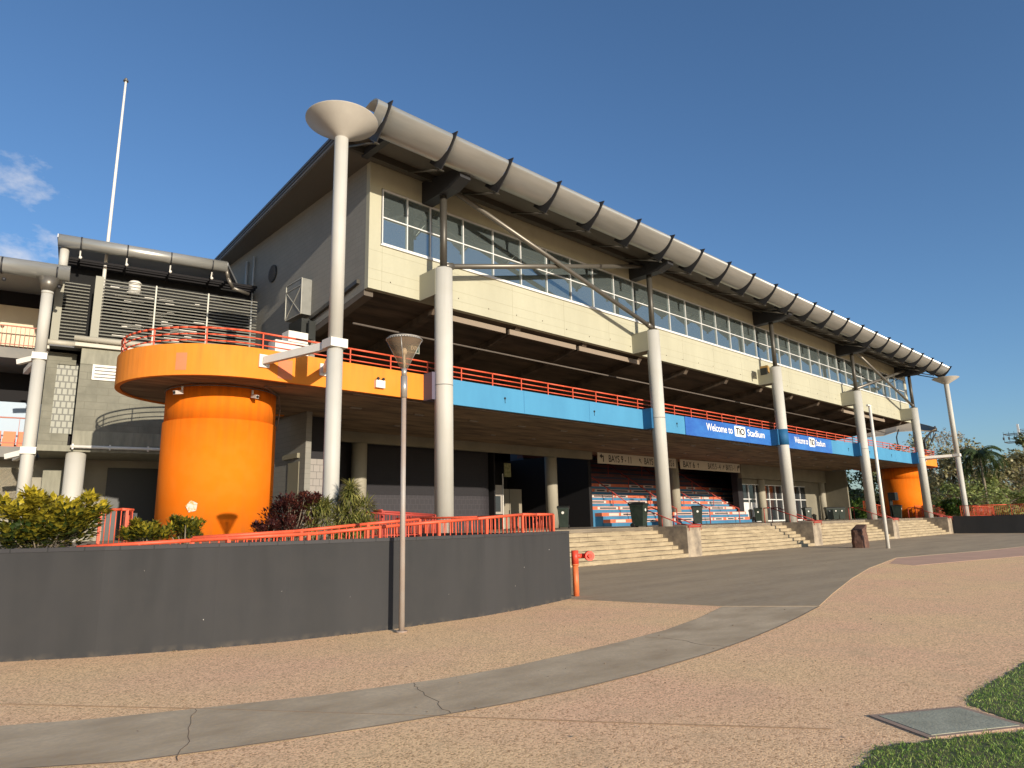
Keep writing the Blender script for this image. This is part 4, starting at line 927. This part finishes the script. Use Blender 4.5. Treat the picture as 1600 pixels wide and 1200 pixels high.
q=MB(); q.tube((-8.3,-1,11.2),(-8.3,-1,11.75),.2,.38,n=20); FS.part('column_head',q,mids)
for z in (8.5,4.8):
    q=MB(); q.bar((-8.3,-1,z),(-8.9,2.2,z),.18,.22); q.box(-8.55,-8.05,-1.26,-.74,z-.12,z+.14); q.bar((-8.3,-1.1,z-.02),(-9.0,-.6,z-.2),.16,.2); FS.part('tie_arm',q,whitep)
# flagpole
fp=W((-6.45,.8,9.3)); t=Thing('flagpole','very tall thin white flagpole rising above the louvred wing roof','flagpole',fp)
q=MB(); q.tube(fp,(fp[0]+.08,fp[1],22.5),.085,.045,n=14); t.part('pole',q,whitep); q=MB(); q.tube((fp[0]+.08,fp[1],22.5),(fp[0]+.08,fp[1],22.56),.11,n=14); q.ball((fp[0]+.08,fp[1],22.62),.07,8); t.part('cap',q,mids)
# ---------------------------------------------------------------- plants
def leaf(mb,c,d,L_,wd,v):
    """a leaf: 2 quads folded along the midrib"""
    d=Vector(d).normalized(); s=d.cross(Vector((random.uniform(-.4,.4),random.uniform(-.4,.4),1)));
    if s.length<.05: s=Vector((1,0,0))
    s.normalize(); u=s.cross(d)
    c=Vector(c); m1=c+d*L_*.5+u*L_*.06; tp=c+d*L_-u*L_*.12
    mb.face([c,m1+s*wd,tp,m1-s*wd*.0]); mb.att.append(v)
    mb.face([c,m1,tp,m1-s*wd]); mb.att.append(v)
def shrub(name,label,c,rad,n,L_,wd,m,stems=True,topyellow=0,up=.6,group=None,clumps=14,stemh=None,droop=0):
    t=Thing(name,label,'shrub',(c[0],c[1],c[2]),group)
    q=MB()
    cl=[]
    for k in range(clumps):
        a=random.uniform(0,2*PI); r_=math.sqrt(random.random())*.75; z=random.uniform(.15,.85)
        cl.append((c[0]+rad[0]*r_*cos(a),c[1]+rad[1]*r_*sin(a),c[2]+rad[2]*2*z*(1-.35*r_*r_),random.uniform(.28,.45)*min(rad[0],rad[2]*1.3)))
    for k in range(max(3,clumps//4)):
        a=random.uniform(0,2*PI); r_=random.uniform(.4,1.0); cl.append((c[0]+rad[0]*r_*cos(a),c[1]+rad[1]*r_*sin(a),c[2]+rad[2]*2*random.uniform(.7,1.06)*(1-.25*r_*r_),random.uniform(.12,.2)*min(rad[0],rad[2]*1.3)))
    for i in range(n):
        k=random.choice(cl); dv=Vector((random.gauss(0,1),random.gauss(0,1),random.gauss(.25,.9))).normalized(); rr=k[3]*(random.random()**.4)
        p_=Vector(k[:3])+Vector((dv.x*rr,dv.y*rr,dv.z*rr*.9))
        if p_.z<c[2]: p_.z=c[2]+random.random()*.2
        hz=(p_.z-c[2])/(2*rad[2])
        v=min(1,max(0,random.gauss(.16,.22)+topyellow*(hz-.35)*1.5))
        d=Vector((dv.x,dv.y,dv.z*.6+up-droop*random.random()))
        leaf(q,p_,d,L_*random.uniform(.6,1.25),wd*random.uniform(.7,1.2),v)
    t.part('foliage',q,m)
    if stems:
        q=MB()
        for k in cl: q.tube((c[0]+(k[0]-c[0])*.2,c[1]+(k[1]-c[1])*.2,c[2]-.1),(k[0],k[1],k[2]),.02,.008,n=5)
        t.part('stem',q,trunkm)
    return t
croton=leafmat('croton_leaf',(.03,.05,.012),(.52,.40,.03),rough=.35,trans=.2)
dkred=leafmat('burgundy_leaf',(.045,.012,.012),(.16,.05,.03),rough=.4,trans=.15)
strp=leafmat('striped_leaf',(.10,.115,.025),(.58,.50,.15),rough=.45,trans=.25)
shrub('croton_shrub','large yellow topped croton shrub at the left end behind the wall',(2.28,14.3,1.35),(.86,.7,.50),4600,.16,.04,croton,topyellow=.55,clumps=34)
shrub('croton_shrub','low green yellow croton shrub left of the orange drum',(4.02,14.4,1.35),(.52,.4,.24),1700,.14,.028,croton,topyellow=.25,clumps=9)
shrub('croton_shrub','ragged croton shrub in front of the orange drum foot',(4.70,14.5,1.35),(.44,.38,.30),1700,.13,.026,croton,topyellow=.05,clumps=10,up=.9)
shrub('burgundy_shrub','dark burgundy leaved shrub between the drum and the white pole',(8.15,17.2,1.3),(.75,.6,.70),3200,.13,.028,dkred,clumps=22)
shrub('burgundy_shrub','small dark burgundy shrub at the right foot of the orange drum',(7.35,16.8,1.3),(.4,.4,.30),900,.12,.026,dkred,clumps=8)
shrub('striped_shrub','long leaved yellow green shrub left of the white pole',(8.75,17.0,1.3),(.35,.4,.62),1500,.26,.016,strp,clumps=9,up=.5,droop=1.2)
shrub('striped_shrub','long leaved yellow green shrub right of the white pole',(10.05,17.3,1.3),(.62,.55,.72),3200,.28,.017,strp,clumps=16,up=.6,droop=1.3)
grn=leafmat('green_leaf',(.03,.07,.012),(.16,.22,.04),trans=.3)
shrub('croton_shrub','rounded green shrub behind the far red fence',(77.5,19.5,1.35),(2.3,1.5,.85),2600,.3,.10,grn,clumps=24)
shrub('green_shrub','green shrub seen under the balcony, behind the three bins',(80.5,31.5,.6),(1.6,1.6,1.4),2200,.35,.12,grn,clumps=20)
shrub('green_shrub','taller green shrub seen between the beige end wall and far drum',(86,32.5,.6),(3.4,1.6,1.5),3400,.4,.13,grn,clumps=26)
def tree(name,label,hd,dist,H,cr,m,crown_lo=.35,n=2600,leafs=.55,tr=.25,dense=1.0,group='trees beyond the stadium'):
    x,y=dist*sin(R(hd)),dist*cos(R(hd)); t=Thing(name,label,'tree',(x,y,G),group)
    q=MB(); top=Vector((x+random.uniform(-.5,.5),y,H*.55)); q.tube((x,y,G),tuple(top),tr,tr*.6,n=10); cl=[]
    for k in range(int(18*dense)+8):
        a=random.uniform(0,2*PI); r_=math.sqrt(random.random()); zz=random.uniform(crown_lo,1)
        rad=cr*r_*(1-.6*max(0,(zz-.6)/.4)**2)
        e=(x+rad*cos(a),y+rad*sin(a),H*zz); cl.append((e,random.uniform(.14,.26)*cr))
        st=Vector((x,y,H*random.uniform(crown_lo*.7,.6))); q.tube(tuple(st),e,tr*.28,tr*.06,n=5)
    t.part('trunk',q,trunkm); q=MB()
    for i in range(n):
        e,rd=random.choice(cl); dv=Vector((random.gauss(0,1),random.gauss(0,1),random.gauss(0,.8))).normalized()*rd*(random.random()**.45)
        p_=Vector(e)+dv; leaf(q,p_,(random.gauss(0,1),random.gauss(0,1),random.gauss(0,.7)),leafs*random.uniform(.6,1.3),leafs*.32,min(1,max(0,random.gauss(.4,.3))))
    t.part('crown',q,m)
gd=leafmat('dark_leaf',(.10,.12,.05),(.27,.27,.12),trans=.25); gl2=leafmat('olive_leaf',(.19,.18,.09),(.45,.40,.2),trans=.3); gg=leafmat('grey_leaf',(.32,.29,.2),(.58,.5,.36),trans=.3); gm2=leafmat('fresh_leaf',(.13,.17,.05),(.34,.38,.12),trans=.3)
for a in (('rain_tree','wide grey green tree just right of the last column',75.2,118,12.0,7.5,gl2,.3,3200,.6),
    ('rain_tree','pale thinly leaved tree behind the tie arm of the far saucer pole',75.7,150,16.5,6,gg,.45,1100,.5),
    ('rain_tree','olive tree behind the far saucer pole foot',77.0,112,9.5,6.5,gl2,.25,3000,.6),
    ('bare_tree','sparse grey twiggy tree below the palm',78.3,120,9.0,7,gg,.3,1300,.45),
    ('bushy_tree','mid green bushy tree low under the palm',78.9,108,6.0,5,gm2,.2,2400,.5),
    ('bushy_tree','dense green tree near the right edge of the view',80.2,118,9.5,6,gl2,.25,3200,.55),
    ('bushy_tree','tall dark tree at the right edge beneath the lattice tower',81.8,125,12.5,7,gd,.2,4200,.6),
    ('bushy_tree','dark tree behind the dense green tree, left of the tower',80.4,150,12.0,6,gd,.3,2800,.6),
    ('bushy_tree','low dark trees behind the far drum gap',73.4,125,9.5,7,gd,.1,3200,.65),
    ('bushy_tree','dark tree seen between the beige end wall and the far drum',70.9,118,11,6,gd,.1,3200,.65),
    ('bushy_tree','green tree seen behind the last inner column',69.4,120,10,6,gm2,.1,2600,.65),
    ('bushy_tree','low green tree behind the far red fence',76.2,100,5.0,5,gm2,.15,2000,.5)): tree(*a)
def hedge(label,h0,h1,d,H,m,n,name='tree_belt'):
    q=MB()
    for i in range(n):
        h=random.uniform(h0,h1); dd=d+random.uniform(-4,8); x,y=dd*sin(R(h)),dd*cos(R(h)); top=H*(.72+.28*sin(h*3.1)*cos(h*7.7+1)); z=G+top*random.random()**.8
        leaf(q,(x,y,z),(random.gauss(0,1),random.gauss(0,1),random.gauss(0,.7)),.9*random.uniform(.6,1.3),.32,min(1,max(0,random.gauss(.4,.3))))
    o=q.make(name,m); tag(o,label,'trees',kind='stuff')
hedge('far belt of mixed trees closing the horizon on the right',68,90,170,8.5,gl2,15000)
# palm
def palm(hd,dist,H,label):
    x,y=dist*sin(R(hd)),dist*cos(R(hd)); t=Thing('palm_tree',label,'palm',(x,y,G),'palms beyond the stadium')
    q=MB(); q.tube((x,y,G),(x,y,H),.20,.14,n=10); t.part('trunk',q,trunkm)
    fm=leafmat('palm_frond',(.025,.045,.012),(.09,.12,.03),trans=.2)
    q=MB()
    for k in range(20):
        a=2*PI*k/20+random.uniform(-.15,.15); el=random.uniform(-.5,1.15); Lf=random.uniform(3.2,4.4)*(.8 if el>.8 else 1); pts=[]
        px_,pz=0,0; ang=el+.25
        for s_ in range(9): pts.append((px_,pz)); px_+=Lf/8*cos(ang); pz+=Lf/8*sin(ang); ang-=.28
        dx,dy=cos(a),sin(a)
        for s_ in range(8):
            r1,z1=pts[s_]; r2,z2=pts[s_+1]; q.tube((x+dx*r1,y+dy*r1,H+z1),(x+dx*r2,y+dy*r2,H+z2),.035,n=4); q.att+= [.3]*6
            for v in range(5):
                tt=v/5; rm=r1+(r2-r1)*tt; zm=z1+(z2-z1)*tt
                for sd in (-1,1):
                    leaf(q,(x+dx*rm,y+dy*rm,H+zm),(dx*.5-dy*sd,dy*.5+dx*sd,-.75),.85,.05,random.random()*.7)
    q.att=q.att[:len(q.f)]+[.3]*max(0,len(q.f)-len(q.att)); t.part('frond_crown',q,fm)
palm(77.75,104,9.0,'tall palm with drooping fronds beyond the far saucer pole')
palm(76.75,118,8.0,'shorter dark palm partly behind the far saucer pole')
# lattice tower
hd,dist=80.7,190; tx,ty=dist*sin(R(hd)),dist*cos(R(hd)); t=Thing('lattice_tower','distant steel lattice light tower at the right edge','tower',(tx,ty,G))
q=MB(); Ht=19.4
for a,b in ((-1,-1),(1,-1),(1,1),(-1,1)): q.bar((tx+a*1.6,ty+b*1.6,G),(tx+a*1.3,ty+b*1.3,Ht-2.2),.14,.14)
for k in range(11):
    z0,z1=k*1.8,(k+1)*1.8
    for (a,b),(c,d) in (((-1,-1),(1,-1)),((1,-1),(1,1)),((1,1),(-1,1)),((-1,1),(-1,-1))):
        q.bar((tx+a*1.45,ty+b*1.45,z0),(tx+c*1.45,ty+d*1.45,z1),.07,.07); q.bar((tx+c*1.45,ty+d*1.45,z0),(tx+a*1.45,ty+b*1.45,z1),.07,.07); q.bar((tx+a*1.45,ty+b*1.45,z1),(tx+c*1.45,ty+d*1.45,z1),.07,.07)
t.part('mast',q,mids); q=MB()
for z in (Ht-2.2,Ht-.4):
    for s in (-1.6,1.6): q.bar((tx+s,ty-4.5,z),(tx+s,ty+4.5,z),.16,.16)
    q.bar((tx-1.6,ty-4.5,z),(tx+1.6,ty-4.5,z),.14,.14); q.bar((tx-1.6,ty+4.5,z),(tx+1.6,ty+4.5,z),.14,.14)
for k in range(10): q.bar((tx-1.6,ty-4.5+k,Ht-2.2),(tx-1.6,ty-4.5+k,Ht+.1),.07,.07); q.box(tx-1.9,tx-1.6,ty-4.6+k,ty-4.3+k,Ht-1.7,Ht-1.1)
t.part('head_frame',q,mids); q=MB(); q.box(tx-1.9,tx-1.6,ty+1.4,ty+1.8,Ht-1.2,Ht+1.6); t.part('antenna',q,white)
# shade sail and cranked posts beyond the far end
t=Thing('shade_sail','tan shade sail stretched beyond the far end of the upper floor','shade sail',(76,26,9.5))
F_=[(70,28,10.6),(71.99,27,10.3),(74.48,26,9.6),(77.11,25,9.85),(79,24.3,10.35),(80.86,23,10.45),(82.4,22,10.4),(82.77,21.5,10.63)]
K_=[(78,31,11.6),(81.5,30,11.97),(85.75,29,12.5),(88.16,28,12.82),(88.4,27,12.86),(89.5,25.5,12.44),(85.6,23,11.39),(83.4,21.6,10.76)]
q=MB()
for i in range(7):
    for k in range(5):
        def sp(a,v): 
            P0,P1=F_[a],K_[a]; return (P0[0]+(P1[0]-P0[0])*v,P0[1]+(P1[1]-P0[1])*v,P0[2]+(P1[2]-P0[2])*v-.35*sin(PI*v))
        q.face([sp(i,k/5),sp(i+1,k/5),sp(i+1,(k+1)/5),sp(i,(k+1)/5)],True)
q.path([tuple(p) for p in F_],.03,6); q.path([tuple(p) for p in K_],.03,6)
t.part('sail_cloth',q,sailm)
def sailpost(x,y,label,hz):
    t=Thing('sail_post',label,'post',(x,y,6.75),'sail posts'); q=MB(); q.bar((x,y,6.75),(x-.2,y,hz),.16,.22); t.part('upright',q,finm)
    q=MB(); q.bar((x-.2,y,hz),(x+2.4,y-.6,hz+1.7),.14,.18); q.bar((x-.1,y,hz-1.3),(x+2.3,y-.6,hz+1.0),.07,.07)
    for s_ in (.3,.55,.8): q.bar((x-.2+2.6*s_,y-.6*s_,hz+1.7*s_),(x-.1+2.4*s_,y-.6*s_,hz-1.3+2.3*s_),.06,.06)
    t.part('cranked_arm',q,finm)
sailpost(84.3,23.2,'dark cranked steel post at the right tip of the sail',9.6); t=Thing('sail_post','thin dark bent post on the balcony left of the last column','post',(73.5,22.6,6.75),'sail posts'); q=MB(); q.path([(73.5,22.6,6.75),(73.4,22.6,9.2),(74.3,22.6,10.0)],.06,8); t.part('upright',q,finm)
